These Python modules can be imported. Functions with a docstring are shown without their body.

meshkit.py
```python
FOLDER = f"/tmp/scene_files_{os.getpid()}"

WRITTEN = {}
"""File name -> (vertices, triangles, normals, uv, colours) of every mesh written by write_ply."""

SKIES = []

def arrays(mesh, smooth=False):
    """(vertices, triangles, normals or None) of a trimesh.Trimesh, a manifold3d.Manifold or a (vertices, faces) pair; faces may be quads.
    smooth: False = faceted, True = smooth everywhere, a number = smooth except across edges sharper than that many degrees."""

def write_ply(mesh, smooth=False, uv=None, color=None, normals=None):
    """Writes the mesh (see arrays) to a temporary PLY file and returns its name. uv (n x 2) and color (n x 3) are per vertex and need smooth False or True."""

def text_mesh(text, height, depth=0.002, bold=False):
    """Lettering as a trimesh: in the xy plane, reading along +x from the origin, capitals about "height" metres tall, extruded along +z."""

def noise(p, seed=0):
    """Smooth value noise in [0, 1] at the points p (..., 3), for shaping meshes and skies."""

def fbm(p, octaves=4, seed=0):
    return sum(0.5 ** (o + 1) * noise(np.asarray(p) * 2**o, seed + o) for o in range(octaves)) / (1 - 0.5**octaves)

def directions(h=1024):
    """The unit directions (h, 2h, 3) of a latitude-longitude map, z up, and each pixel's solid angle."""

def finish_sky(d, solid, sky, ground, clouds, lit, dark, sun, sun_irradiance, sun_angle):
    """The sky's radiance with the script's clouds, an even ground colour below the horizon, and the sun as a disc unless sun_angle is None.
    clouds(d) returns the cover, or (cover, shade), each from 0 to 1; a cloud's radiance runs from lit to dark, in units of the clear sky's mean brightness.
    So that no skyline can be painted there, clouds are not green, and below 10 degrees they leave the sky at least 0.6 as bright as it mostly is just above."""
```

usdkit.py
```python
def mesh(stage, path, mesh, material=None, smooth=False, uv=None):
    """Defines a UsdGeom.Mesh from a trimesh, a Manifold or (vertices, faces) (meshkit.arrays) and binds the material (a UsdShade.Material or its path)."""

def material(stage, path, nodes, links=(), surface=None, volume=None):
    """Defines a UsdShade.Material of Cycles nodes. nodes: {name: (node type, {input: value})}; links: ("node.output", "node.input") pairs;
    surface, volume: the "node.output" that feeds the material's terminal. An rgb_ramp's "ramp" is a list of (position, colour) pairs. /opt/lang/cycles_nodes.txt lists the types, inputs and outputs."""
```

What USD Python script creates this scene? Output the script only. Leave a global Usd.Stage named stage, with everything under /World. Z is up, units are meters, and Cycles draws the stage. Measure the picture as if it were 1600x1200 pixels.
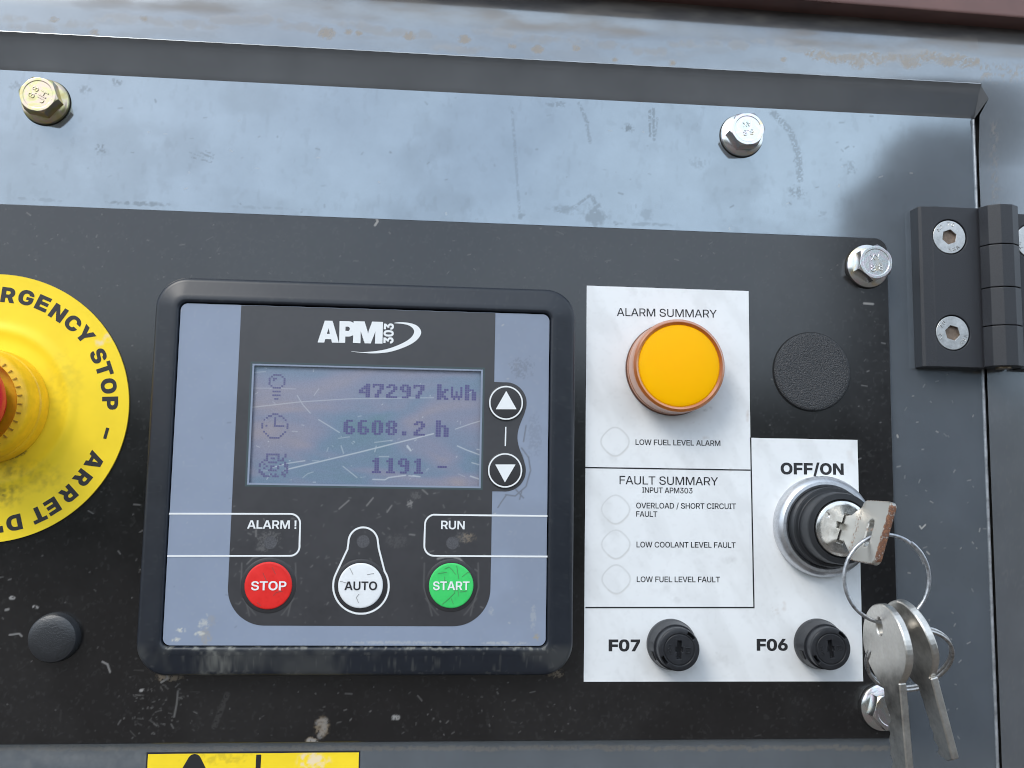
import math, glob, random
import numpy as np, trimesh, usdkit, meshkit
import manifold3d as m3
from shapely.geometry import Polygon, Point, LineString, box as sbox
from shapely.ops import unary_union
from shapely import affinity
from pxr import Usd, UsdGeom, UsdLux, UsdShade, Gf, Sdf, Vt

stage = Usd.Stage.CreateInMemory()
UsdGeom.SetStageUpAxis(stage, UsdGeom.Tokens.z)
UsdGeom.SetStageMetersPerUnit(stage, 1.0)
UsdGeom.Xform.Define(stage, '/World')
UsdGeom.Scope.Define(stage, '/World/Looks')
rng = np.random.default_rng(7)
MM = 0.001

# ---------------------------------------------------------------- camera
# the control plate stands in the plane y = 0 (x right, z up); the phone is held 0.32 m in front of it
FOC, DIST = 1441.4, 0.32
CAM_R = np.array([[0.99635278, -0.01596021, -0.08382372], [0.02460696, 0.99436065, 0.10315714], [0.0817046, -0.10484355, 0.99112673]])
RIGHT = np.array([CAM_R[0, 0], CAM_R[0, 2], -CAM_R[0, 1]])
DOWN = np.array([CAM_R[1, 0], CAM_R[1, 2], -CAM_R[1, 1]])
FWD = np.array([CAM_R[2, 0], CAM_R[2, 2], -CAM_R[2, 1]])
EYE = np.array([0, -DIST, 0])
EXPOSURE = 0.74
cam = UsdGeom.Camera.Define(stage, '/World/camera')
cam.CreateHorizontalApertureAttr(36.0)
cam.CreateVerticalApertureAttr(27.0)
cam.CreateFocalLengthAttr(36.0 * FOC / 1600)
cam.CreateClippingRangeAttr(Gf.Vec2f(0.01, 500.0))
cam.CreateFocusDistanceAttr(0.32)
cam.CreateFStopAttr(0.0)
cam.CreateExposureAttr(EXPOSURE)
M = np.eye(4); M[0, :3] = RIGHT; M[1, :3] = -DOWN; M[2, :3] = -FWD; M[3, :3] = EYE
cam.AddTransformOp().Set(Gf.Matrix4d(*M.ravel().tolist()))

# ---------------------------------------------------------------- sky and sun (bright thin cloud, sun high behind the left shoulder)
SUN_EL, SUN_AZ = math.radians(42), math.atan2(-0.62, -0.78)
SKY_STRENGTH, CLOUD, SUN_I, SUN_ANGLE = 0.10, 10.0, 0.26, 24.0
sd = np.array([math.cos(SUN_EL) * math.sin(SUN_AZ), math.cos(SUN_EL) * math.cos(SUN_AZ), math.sin(SUN_EL)])
usdkit.material(stage, '/World/Looks/sky_light', {
    'tc': ('texture_coordinate', {}),
    'sky': ('sky_texture', {'sky_type': 'single_scattering', 'sun_disc': False, 'sun_elevation': SUN_EL, 'sun_rotation': SUN_AZ, 'altitude': 100.0, 'air_density': 1.0, 'aerosol_density': 1.5, 'ozone_density': 1.0}),
    'n': ('noise_texture', {'scale': 2.2, 'detail': 5.0, 'roughness': 0.55}),
    'r': ('rgb_ramp', {'ramp': [(0.0, (0.35, 0.35, 0.35)), (0.42, (0.45, 0.45, 0.45)), (0.62, (0.95, 0.95, 0.95)), (1.0, (1, 1, 1))]}),
    'mx': ('mix', {'color2': (CLOUD * 0.86, CLOUD * 1.0, CLOUD * 1.16)}),
    'bg': ('background_shader', {'strength': SKY_STRENGTH})},
    [('tc.generated', 'n.vector'), ('n.fac', 'r.fac'), ('r.color', 'mx.fac'), ('sky.color', 'mx.color1'), ('mx.color', 'bg.color')], surface='bg.background')
dome = UsdLux.DomeLight.Define(stage, '/World/sky')
dome.CreateIntensityAttr(1.0)
UsdShade.MaterialBindingAPI.Apply(dome.GetPrim()).Bind(UsdShade.Material.Get(stage, '/World/Looks/sky_light'))
dome.GetPrim().SetCustomDataByKey('kind', 'structure')
sun = UsdLux.DistantLight.Define(stage, '/World/sun')
sun.CreateIntensityAttr(SUN_I); sun.CreateAngleAttr(SUN_ANGLE); sun.CreateNormalizeAttr(True); sun.CreateColorAttr(Gf.Vec3f(1.0, 0.95, 0.88))
zx = sd; xx = np.cross([0, 0, 1], zx); xx /= np.linalg.norm(xx); yx = np.cross(zx, xx)
S = np.eye(4); S[0, :3] = xx; S[1, :3] = yx; S[2, :3] = zx
sun.AddTransformOp().Set(Gf.Matrix4d(*S.ravel().tolist()))

# ---------------------------------------------------------------- helpers
def ray(px, py):
    return RIGHT * (px - 800) / FOC + DOWN * (py - 600) / FOC + FWD
def at(px, py, h=0.0):
    """the point of the plane standing h in front of the control plate that lies in that direction: (x, z)"""
    d = ray(px, py); t = (DIST - h) / d[1]; p = EYE + t * d
    return np.array([p[0], p[2]])
def at3(px, py, h=0.0):
    x, z = at(px, py, h); return np.array([x, -h, z])
def pts(l, h=0.0): return [tuple(at(a, b, h)) for a, b in l]
names, origin = {}, {}
def numbered(path):
    n = names.get(path, -1) + 1; names[path] = n
    return path if n == 0 else f'{path}_{n:03d}'
def thing(name, label, cat, loc=(0, 0, 0), group=None):
    x = UsdGeom.Xform.Define(stage, numbered('/World/' + name)); x.AddTranslateOp().Set(Gf.Vec3d(*map(float, loc)))
    p = x.GetPrim(); p.SetCustomDataByKey('label', label); p.SetCustomDataByKey('category', cat)
    if group: p.SetCustomDataByKey('group', group)
    origin[str(p.GetPath())] = np.array(loc, float)
    return p
def arr(mesh):
    if hasattr(mesh, 'to_mesh'):
        m = mesh.to_mesh(); return trimesh.Trimesh(np.array(m.vert_properties[:, :3]), np.array(m.tri_verts), process=False)
    if isinstance(mesh, (list, tuple)):
        v, f = np.asarray(mesh[0], float), np.asarray(mesh[1], int)
        if f.shape[1] == 4: f = np.vstack([f[:, [0, 1, 2]], f[:, [0, 2, 3]]])
        return trimesh.Trimesh(v, f, process=False)
    return mesh.copy()
def used(m, c):
    u = np.unique(m.faces); r = np.full(len(m.vertices), -1); r[u] = np.arange(len(u))
    return trimesh.Trimesh(m.vertices[u], r[m.faces], process=False), c[u]
def obj(name, mesh, mat, parent, smooth=30, label=None, color=None, kind=None):
    """one mesh, given in the scene's own coordinates, under a thing or a part"""
    pp = str(parent.GetPath()) if parent is not None else '/World'
    o = origin.get(pp, np.zeros(3)); m = arr(mesh); m.vertices = m.vertices - o
    path = numbered(pp + '/' + name)
    g = usdkit.mesh(stage, path, m, mat, smooth=smooth if color is None else True)
    origin[path] = o
    if color is not None:
        UsdGeom.PrimvarsAPI(g).CreatePrimvar('wear', Sdf.ValueTypeNames.Color3fArray, 'vertex').Set(Vt.Vec3fArray.FromNumpy(np.asarray(color, np.float32)))
    p = g.GetPrim()
    if label: p.SetCustomDataByKey('label', label)
    if kind: p.SetCustomDataByKey('kind', kind)
    return p
TO = np.array([[1, 0, 0, 0], [0, 0, -1, 0], [0, 1, 0, 0], [0, 0, 0, 1.0]])
def panel(mesh, c=(0, 0), h=0.0):
    """(x, y, up) of a mesh drawn flat -> lying on the plate, up towards the viewer"""
    m = arr(mesh); m.apply_transform(TO); m.apply_translation([c[0], -h, c[1]]); return m
def slab(poly, h0, h1):
    gs = [g for g in getattr(poly, 'geoms', [poly]) if g.geom_type == 'Polygon' and g.area > 1e-12]
    return panel(trimesh.util.concatenate([trimesh.creation.extrude_polygon(g, h1 - h0, engine='earcut') for g in gs]), (0, 0), h0)
def lathe(profile, c, h=0.0, n=64):
    """profile: (radius, height) from the axis at the top outwards and down, or any order"""
    m = trimesh.creation.revolve(np.array(profile, float)[::-1], sections=n); 
    return panel(m, c, h)
def arcpts(cx, cy, r, a0, a1, n=12):
    t = np.radians(np.linspace(a0, a1, n)); return [(cx + r * math.cos(a), cy + r * math.sin(a)) for a in t]
def ringrect(x0, x1, z0, z1, r, n=8):
    p = []
    for cx, cz, a in ((x1 - r, z1 - r, 0), (x0 + r, z1 - r, 90), (x0 + r, z0 + r, 180), (x1 - r, z0 + r, 270)):
        p += arcpts(cx, cz, r, a, a + 90, n)
    return np.array(p)
def loft(rings, cap0=False, cap1=True):
    """rings: list of (n x 2 outline, height); joined side by side, counter-clockwise seen from the viewer"""
    n = len(rings[0][0]); V = []; F = []
    for o, h in rings: V += [(x, -h, z) for x, z in o]
    for k in range(len(rings) - 1):
        for i in range(n):
            j = (i + 1) % n; a, b, c, d = k * n + i, k * n + j, (k + 1) * n + j, (k + 1) * n + i
            F += [(a, b, c), (a, c, d)]
    def cap(k, flip):
        V.append(np.mean(V[k * n:(k + 1) * n], 0)); c = len(V) - 1
        for i in range(n):
            j = (i + 1) % n; F.append((k * n + j, k * n + i, c) if flip else (k * n + i, k * n + j, c))
    if cap0: cap(0, True)
    if cap1: cap(len(rings) - 1, False)
    return trimesh.Trimesh(np.array(V, float), np.array(F), process=False)
def tube(points, r, closed=False, n=10):
    P = np.asarray(points, float); N = len(P)
    T = np.roll(P, -1, 0) - np.roll(P, 1, 0) if closed else np.gradient(P, axis=0)
    T /= np.linalg.norm(T, axis=1)[:, None]
    u = np.cross(T[0], [0.3, 0.5, 0.8]); u /= np.linalg.norm(u); V = []
    for k in range(N):
        u = u - T[k] * (u @ T[k]); u /= np.linalg.norm(u); w = np.cross(T[k], u)
        rr = r[k] if np.ndim(r) else r
        for i in range(n):
            a = 2 * math.pi * i / n; V.append(P[k] + rr * (math.cos(a) * u + math.sin(a) * w))
    F = []
    for k in range(N if closed else N - 1):
        for i in range(n):
            a, b = k * n + i, k * n + (i + 1) % n; c, d = ((k + 1) % N) * n + (i + 1) % n, ((k + 1) % N) * n + i
            F += [(a, b, c), (a, c, d)]
    if not closed:
        for k, s in ((0, -1), (N - 1, 1)):
            V.append(P[k]); c = len(V) - 1
            for i in range(n):
                a, b = k * n + i, k * n + (i + 1) % n; F.append((a, b, c) if s > 0 else (b, a, c))
    return trimesh.Trimesh(np.array(V), np.array(F), process=False)
FONT = glob.glob('/opt/blender-*/*/datafiles/fonts/Inter.woff2')[0]
_tc = {}
def glyphs(text, weight=400, size=150):
    """outline of a word, capitals 1 high, ink starting at x = 0, baseline at y = 0"""
    key = (text, weight)
    if key in _tc: return _tc[key]
    from PIL import Image, ImageDraw, ImageFont
    from shapely import box, union_all
    f = ImageFont.truetype(FONT, size); f.set_variation_by_axes([32 if weight > 450 else 20, weight])
    x0, y0, x1, y1 = f.getbbox(text, anchor='ls')
    im = Image.new('L', (x1 - x0 + 12, y1 - y0 + 12)); ImageDraw.Draw(im).text((6 - x0, 6 - y0), text, 255, f, anchor='ls')
    on = np.pad(np.asarray(im) > 127, ((0, 0), (1, 1))).astype(np.int8)
    rows, st = np.nonzero(np.diff(on, axis=1) == 1); en = np.nonzero(np.diff(on, axis=1) == -1)[1]
    s = union_all(box(st, -rows - 1, en, -rows)).buffer(0.7).buffer(-0.7).simplify(0.75)
    cap = -f.getbbox('H', anchor='ls')[1]
    b = s.bounds
    s = affinity.affine_transform(s, [1 / cap, 0, 0, 1 / cap, -b[0] / cap, (6 - y0) / cap])
    _tc[key] = s
    return s
def word(text, p0, p1, cap, h, weight=400, slant=0.0):
    """outline of a word on the plane at h: baseline from p0 to p1 and capitals `cap` high (p0, p1 as seen in the picture's pixels)"""
    g = glyphs(text, weight); a, b = at(*p0, h), at(*p1, h); L = np.linalg.norm(b - a)
    c = np.linalg.norm(at(p0[0], p0[1] - cap, h) - a); u = (b - a) / L; v = np.array([-u[1], u[0]]); w = g.bounds[2]
    sx = L / w
    return affinity.affine_transform(g, [u[0] * sx, v[0] * c + slant * u[0] * c, u[1] * sx, v[1] * c + slant * u[1] * c, a[0], a[1]])
PRINT = 0.00004
def prnt(name, poly, h, mat, parent, label=None, t=PRINT):
    return obj(name, slab(poly, h - 0.00003, h + t), mat, parent, smooth=False, label=label)

# wear maps: one value per vertex of a fine sheet (r = pale dust and scratches, g = dark grime, b = brown mud)
class Sheet:
    def __init__(s, x0, x1, z0, z1, h, step):
        s.nx, s.nz = int((x1 - x0) / step) + 1, int((z1 - z0) / step) + 1
        s.x, s.z, s.h = np.linspace(x0, x1, s.nx), np.linspace(z0, z1, s.nz), h
        s.w = np.zeros((s.nz, s.nx, 3)); s.X, s.Z = np.meshgrid(s.x, s.z)
        s.step = step
    def win(s, xa, xb, za, zb):
        i0, i1 = np.searchsorted(s.x, [xa, xb]); k0, k1 = np.searchsorted(s.z, [za, zb]); return slice(k0, k1), slice(i0, i1)
    def stroke(s, pix, width, val, ch=0, rough=0.0, fade=0.0):
        q = [at(a, b, s.h) for a, b in pix]; q = np.array(q); width = width * 0.222 * MM
        for n_, (a, b) in enumerate(zip(q[:-1], q[1:])):
            m = width * 2 + s.step * 2
            sl = s.win(min(a[0], b[0]) - m, max(a[0], b[0]) + m, min(a[1], b[1]) - m, max(a[1], b[1]) + m)
            X, Z = s.X[sl], s.Z[sl]
            if X.size == 0: continue
            d = b - a; t = np.clip(((X - a[0]) * d[0] + (Z - a[1]) * d[1]) / max(d @ d, 1e-12), 0, 1)
            dist = np.hypot(X - a[0] - t * d[0], Z - a[1] - t * d[1])
            k = val * np.clip(1.0 - (dist - width * 0.5) / (s.step * 0.8 + width * 0.25), 0, 1)
            if rough: k = k * np.clip((meshkit.noise(np.stack([X * 2200, Z * 2200, 0 * X], -1), 3) - rough) * 4, 0, 1)
            s.w[sl][..., ch] = np.maximum(s.w[sl][..., ch], k)
    def blot(s, px, py, rx, ry, val, ch=1, grain=900, cut=0.45, ang=0.0, seed=0, sx=1.0, sz=1.0, hard=3.0):
        c = at(px, py, s.h); rx, ry = rx * 0.222 * MM, ry * 0.222 * MM; m = max(rx, ry) * 1.6
        sl = s.win(c[0] - m, c[0] + m, c[1] - m, c[1] + m); X, Z = s.X[sl] - c[0], s.Z[sl] - c[1]
        if X.size == 0: return
        ca, sa = math.cos(ang), math.sin(ang); U, V = (X * ca + Z * sa) / rx, (-X * sa + Z * ca) / ry
        fall = np.clip(1.25 - np.hypot(U, V) , 0, 1)
        nz = meshkit.fbm(np.stack([s.X[sl] * grain * sx, s.Z[sl] * grain * sz, 0 * X + seed], -1), 4, seed)
        k = val * np.clip((nz * (0.5 + 0.9 * fall) - cut) * hard, 0, 1) * np.clip(fall * 2.2, 0, 1)
        s.w[sl][..., ch] = np.maximum(s.w[sl][..., ch], k)
    def add(s, fn): s.w = fn(s.w, s.X, s.Z)
    def mesh(s, corner=0.0, height=None):
        X, Z = s.X.copy(), s.Z.copy()
        if corner:
            for cx, cz, a, b in ((s.x[-1] - corner, s.z[-1] - corner, 1, 1), (s.x[0] + corner, s.z[-1] - corner, -1, 1), (s.x[0] + corner, s.z[0] + corner, -1, -1), (s.x[-1] - corner, s.z[0] + corner, 1, -1)):
                dx, dz = (X - cx) * a, (Z - cz) * b; d = np.hypot(dx, dz); bad = (dx > 0) & (dz > 0) & (d > corner)
                X[bad] = cx + a * dx[bad] / d[bad] * corner; Z[bad] = cz + b * dz[bad] / d[bad] * corner
        H = np.full_like(X, s.h) if height is None else height(X, Z)
        V = np.stack([X, -H, Z], -1).reshape(-1, 3)
        i = np.arange(s.nz * s.nx).reshape(s.nz, s.nx)
        q = np.stack([i[:-1, :-1], i[:-1, 1:], i[1:, 1:], i[1:, :-1]], -1).reshape(-1, 4)
        return trimesh.Trimesh(V, np.vstack([q[:, [0, 1, 2]], q[:, [0, 2, 3]]]), process=False), s.w.reshape(-1, 3)

# ---------------------------------------------------------------- materials
def mat(name, nodes, links=(), surface='p.BSDF'):
    return usdkit.material(stage, '/World/Looks/' + name, nodes, links, surface=surface)
def plain(name, col, rough=0.45, metallic=0.0, spec=0.5, var=0.0, scale=300.0, bump=0.0, bscale=1500.0, bevel=0.0, **kw):
    nodes = {'p': ('principled_bsdf', {'base_color': col, 'roughness': rough, 'metallic': metallic, 'specular_ior_level': spec, **kw}), 'g': ('geometry', {})}
    links = []
    if var:
        nodes['n'] = ('noise_texture', {'scale': scale, 'detail': 4.0, 'roughness': 0.6})
        lo, hi = [max(0, c * (1 - var)) for c in col], [min(1, c * (1 + var)) for c in col]
        nodes['r'] = ('rgb_ramp', {'ramp': [(0.3, lo), (0.7, hi)]})
        links += [('g.position', 'n.vector'), ('n.fac', 'r.fac'), ('r.color', 'p.base_color')]
        nodes['rr'] = ('rgb_ramp', {'ramp': [(0.3, (rough * 0.85,) * 3), (0.7, (min(1, rough * 1.2),) * 3)]}); links += [('n.fac', 'rr.fac'), ('rr.color', 'p.roughness')]
    last = None
    if bevel:
        nodes['bv'] = ('bevel', {'samples': 6, 'radius': bevel}); last = 'bv.bevel'
    if bump:
        nodes['n2'] = ('noise_texture', {'scale': bscale, 'detail': 3.0, 'roughness': 0.6}); nodes['b'] = ('bump', {'strength': min(bump, 1), 'distance': 0.0002 if bump < .95 else 0.0006})
        links += [('g.position', 'n2.vector'), ('n2.fac', 'b.height')]
        if last: links.append((last, 'b.normal'))
        last = 'b.normal'
    if last: links.append((last, 'p.normal'))
    return mat(name, nodes, links)
def worn(name, col, rough, gloss=0.0, tint=(1, 1, 1), grough=0.12, dust=(0.42, 0.41, 0.39), grime=(0.04, 0.045, 0.045), mud=(0.30, 0.23, 0.15), spec=0.5, bump=0.0, bscale=2500.0, var=0.12, scale=60.0):
    """paint or plastic with painted-on wear; gloss adds the mirror share of a metallic lacquer"""
    n = {'a': ('attribute', {'attribute': 'wear'}), 's': ('separate_color', {'color_type': 'rgb'}), 'g': ('geometry', {}),
         'n': ('noise_texture', {'scale': scale, 'detail': 6.0, 'roughness': 0.62}),
         'r': ('rgb_ramp', {'ramp': [(0.3, [c * (1 - var) for c in col]), (0.7, [c * (1 + var) for c in col])]}),
         'm1': ('mix', {'color2': grime}), 'm2': ('mix', {'color2': mud}), 'm3': ('mix', {'color2': dust}),
         'rr': ('rgb_ramp', {'ramp': [(0.25, (rough * 0.85,) * 3), (0.75, (min(1, rough * 1.18),) * 3)]}),
         'mr': ('mix', {'color2': (0.8, 0.8, 0.8)}), 'mx': ('math', {'math_type': 'maximum'}), 'mx2': ('math', {'math_type': 'maximum'}),
         'p': ('principled_bsdf', {'roughness': rough, 'specular_ior_level': spec})}
    l = [('a.color', 's.color'), ('g.position', 'n.vector'), ('n.fac', 'r.fac'), ('n.fac', 'rr.fac'), ('r.color', 'm1.color1'), ('s.g', 'm1.fac'), ('m1.color', 'm2.color1'), ('s.b', 'm2.fac'),
         ('m2.color', 'm3.color1'), ('s.r', 'm3.fac'), ('m3.color', 'p.base_color'), ('s.r', 'mx.value1'), ('s.g', 'mx.value2'), ('mx.value', 'mx2.value1'), ('s.b', 'mx2.value2'),
         ('rr.color', 'mr.color1'), ('mx2.value', 'mr.fac'), ('mr.color', 'p.roughness')]
    if bump:
        n['n2'] = ('noise_texture', {'scale': bscale, 'detail': 2.0}); n['b'] = ('bump', {'strength': bump, 'distance': 0.0001}); l += [('g.position', 'n2.vector'), ('n2.fac', 'b.height'), ('b.normal', 'p.normal')]
    surf = 'p.BSDF'
    if gloss:
        n['gl'] = ('glossy_bsdf', {'color': tint, 'roughness': grough}); n['inv'] = ('math', {'math_type': 'multiply_add', 'value2': -gloss * 0.75, 'value3': gloss})
        n['gn'] = ('math', {'math_type': 'multiply_add', 'value2': 0.35, 'value3': 0.82}); n['gm'] = ('math', {'math_type': 'multiply'})
        n['ms'] = ('mix_closure', {}); l += [('mx2.value', 'inv.value1'), ('n.fac', 'gn.value1'), ('gn.value', 'gm.value1'), ('inv.value', 'gm.value2'), ('gm.value', 'ms.fac'), ('p.BSDF', 'ms.closure1'), ('gl.BSDF', 'ms.closure2')]
        if bump: l.append(('b.normal', 'gl.normal'))
        surf = 'ms.closure'
    return mat(name, n, l, surf)
paint = worn('grey_machine_paint', (0.060, 0.067, 0.076), 0.4, gloss=0.30, tint=(0.80, 0.92, 1.0), grough=0.085)
frame_paint = worn('grey_frame_paint', (0.062, 0.064, 0.068), 0.42, gloss=0.24, tint=(0.84, 0.93, 1.0), grough=0.14, dust=(0.22, 0.20, 0.18))
plate_black = worn('black_plate_paint', (0.0045, 0.0040, 0.0040), 0.16, spec=0.9, dust=(0.30, 0.29, 0.28), grime=(0.005, 0.005, 0.005), var=0.25, scale=90.0)
bezel_mat = worn('black_bezel_plastic', (0.010, 0.0125, 0.018), 0.34, spec=.55, dust=(0.2, 0.2, 0.18), mud=(0.2, 0.16, 0.1), bump=0.12, bscale=5000.0)
film_grey = worn('grey_film', (0.25, 0.295, 0.385), 0.42, dust=(0.55, 0.54, 0.48), grime=(0.12, 0.13, 0.15), mud=(0.35, 0.3, 0.2), var=0.03)
film_dark = worn('dark_film', (0.030, 0.029, 0.032), 0.36, spec=0.85, dust=(0.3, 0.29, 0.28), var=0.08)
label_white = worn('white_label_film', (0.80, 0.82, 0.83), 0.4, dust=(0.5, 0.47, 0.42), grime=(0.40, 0.40, 0.39), mud=(0.36, 0.26, 0.18), var=0.03, scale=40.0)
yellow_film = worn('yellow_film', (0.97, 0.71, 0.028), 0.42, spec=.3, dust=(0.85, 0.7, 0.5), grime=(0.10, 0.07, 0.03), var=0.05)
ink = plain('black_ink', (0.018, 0.018, 0.02), 0.45)
ink_white = plain('white_ink', (0.80, 0.82, 0.82), 0.45)
hinge_mat = plain('black_hinge_casting', (0.022, 0.023, 0.027), 0.42, var=0.35, scale=2500, bump=0.25, bscale=3500, bevel=0.0004)
knob_mat = plain('black_knob_plastic', (0.016, 0.017, 0.020), 0.36, var=0.2, bump=0.1, bscale=3000, bevel=0.0003)
rubber = plain('leather_grain_plastic', (0.012, 0.013, 0.015), 0.27, spec=.8, bump=1.0, bscale=2300)
rubber_fine = plain('fine_grain_plastic', (0.013, 0.014, 0.016), 0.36, spec=.8, bump=.6, bscale=1900)
def zincmat(name, stops, rough):
    return mat(name, {'g': ('geometry', {}), 'n': ('noise_texture', {'scale': 210.0, 'detail': 2.0, 'distortion': 0.6}), 'r': ('rgb_ramp', {'ramp': stops}), 'bv': ('bevel', {'samples': 6, 'radius': 0.0003}),
        'fn': ('noise_texture', {'scale': 1600.0, 'detail': 3.0}), 'b': ('bump', {'strength': 0.12, 'distance': 0.0001}), 'p': ('principled_bsdf', {'metallic': 1.0, 'roughness': rough})},
        [('g.position', 'n.vector'), ('n.fac', 'r.fac'), ('r.color', 'p.base_color'), ('g.position', 'fn.vector'), ('fn.fac', 'b.height'), ('bv.bevel', 'b.normal'), ('b.normal', 'p.normal')])
zinc = zincmat('zinc_plate', [(.30, (.80, .68, .46)), (.42, (.76, .74, .70)), (.50, (.72, .76, .74)), (.58, (.80, .70, .72)), (.7, (.70, .74, .68))], .2)
zinc_gold = zincmat('yellow_zinc_plate', [(.30, (.54, .44, .19)), (.44, (.60, .54, .31)), (.52, (.62, .49, .40)), (.6, (.57, .54, .28)), (.72, (.50, .38, .20))], .24)
steel = plain('stainless_steel', (0.62, 0.61, 0.59), 0.3, metallic=1.0, var=0.04, scale=300, bevel=0.0002)
satin = plain('satin_chrome', (0.60, 0.61, 0.63), 0.34, metallic=1.0, var=0.02, scale=300)
chrome = plain('worn_chrome', (0.74, 0.72, 0.69), 0.2, metallic=1.0, var=0.12, scale=500, bump=0.2, bscale=350, bevel=0.0002)
nickel = plain('nickel_key', (0.66, 0.63, 0.58), 0.3, metallic=1.0, var=0.04, scale=200, bevel=0.0003)
brass_edge = plain('worn_nickel_edge', (0.62, 0.56, 0.47), 0.3, metallic=1.0, var=0.2, scale=500)
wire = plain('split_ring_wire', (0.50, 0.49, 0.48), 0.3, metallic=1.0, var=0.25, scale=700)
hole = plain('dark_hole', (0.006, 0.006, 0.006), 0.6)

# ================================================================ levels
HD = -2.0 * MM          # the door's sheet; the plate's face is 0

# ---------------------------------------------------------------- the yard the panel faces (seen only in reflections)
def quad(x0, x1, y0, y1, z): return ([(x0, y0, z), (x1, y0, z), (x1, y1, z), (x0, y1, z)], [(0, 1, 2, 3)])
concrete = plain('yard_concrete', (0.070, 0.057, 0.046), 0.85, var=0.25, scale=0.8)
block_dark = plain('dark_block_paint', (0.03, 0.03, 0.032), .5)
g = obj('ground', quad(-150, 150, -150, 150, -1.25), concrete, None, smooth=False, kind='structure')

# an unseen dark cabinet added for its dark reflection in the grey paint
blk = thing('added_block', 'unseen dark cabinet across the yard, mirrored in the grey paint near the hinge', 'cabinet', (2.37, -4.3, -1.25))
def solid(x0, x1, y0, y1, z0, z1, r=.05):
    m = arr(m3.CrossSection([ringrect(x0, x1, y0, y1, r, 6)]).extrude(z1 - z0)); m.apply_translation([0, 0, z0]); return m
obj('block_body', solid(2.275, 3.01, -4.7, -4.2, -1.25, 1.645), block_dark, blk); obj('block_top', solid(2.49, 3.0, -4.65, -4.21, 1.645, 1.915), block_dark, blk)

# unseen dark hedge, added to darken the reflection in the lower plate
hx = np.linspace(-26, 26, 261); hzs = np.linspace(-1.25, 1, 12); hn = meshkit.fbm(np.stack([hx * .5, hx * 0, hx * 0], -1), 4, 61); rws = []
for k, t in enumerate(np.linspace(0, 1, 12)):
    zt_ = -1.25 + t * (2.45 + .9 * hn); yo = -14.5 + .5 * t ** 2 * -1 + .5 * (meshkit.fbm(np.stack([hx * 1.7, hx * 0 + 5 * t, hx * 0], -1), 3, 62) - .5); rws.append(np.stack([hx, yo, zt_], -1))
for t in (1.0, 0.0): rws.append(np.stack([hx, hx * 0 - 16.2, -1.25 + t * (2.35 + .9 * hn)], -1))
RV = np.array(rws); iq = np.arange(RV.shape[0] * RV.shape[1]).reshape(RV.shape[:2]); hq = np.stack([iq[:-1, :-1], iq[1:, :-1], iq[1:, 1:], iq[:-1, 1:]], -1).reshape(-1, 4)
hedge = thing('added_hedge', 'unseen dark hedge added to darken the reflection in the lower part of the black plate', 'hedge', (0, -14.5, -1.25))
obj('foliage', (RV.reshape(-1, 3), hq), plain('hedge_foliage', (0.040, 0.042, 0.024), .8, var=.5, scale=6.0), hedge)

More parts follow.
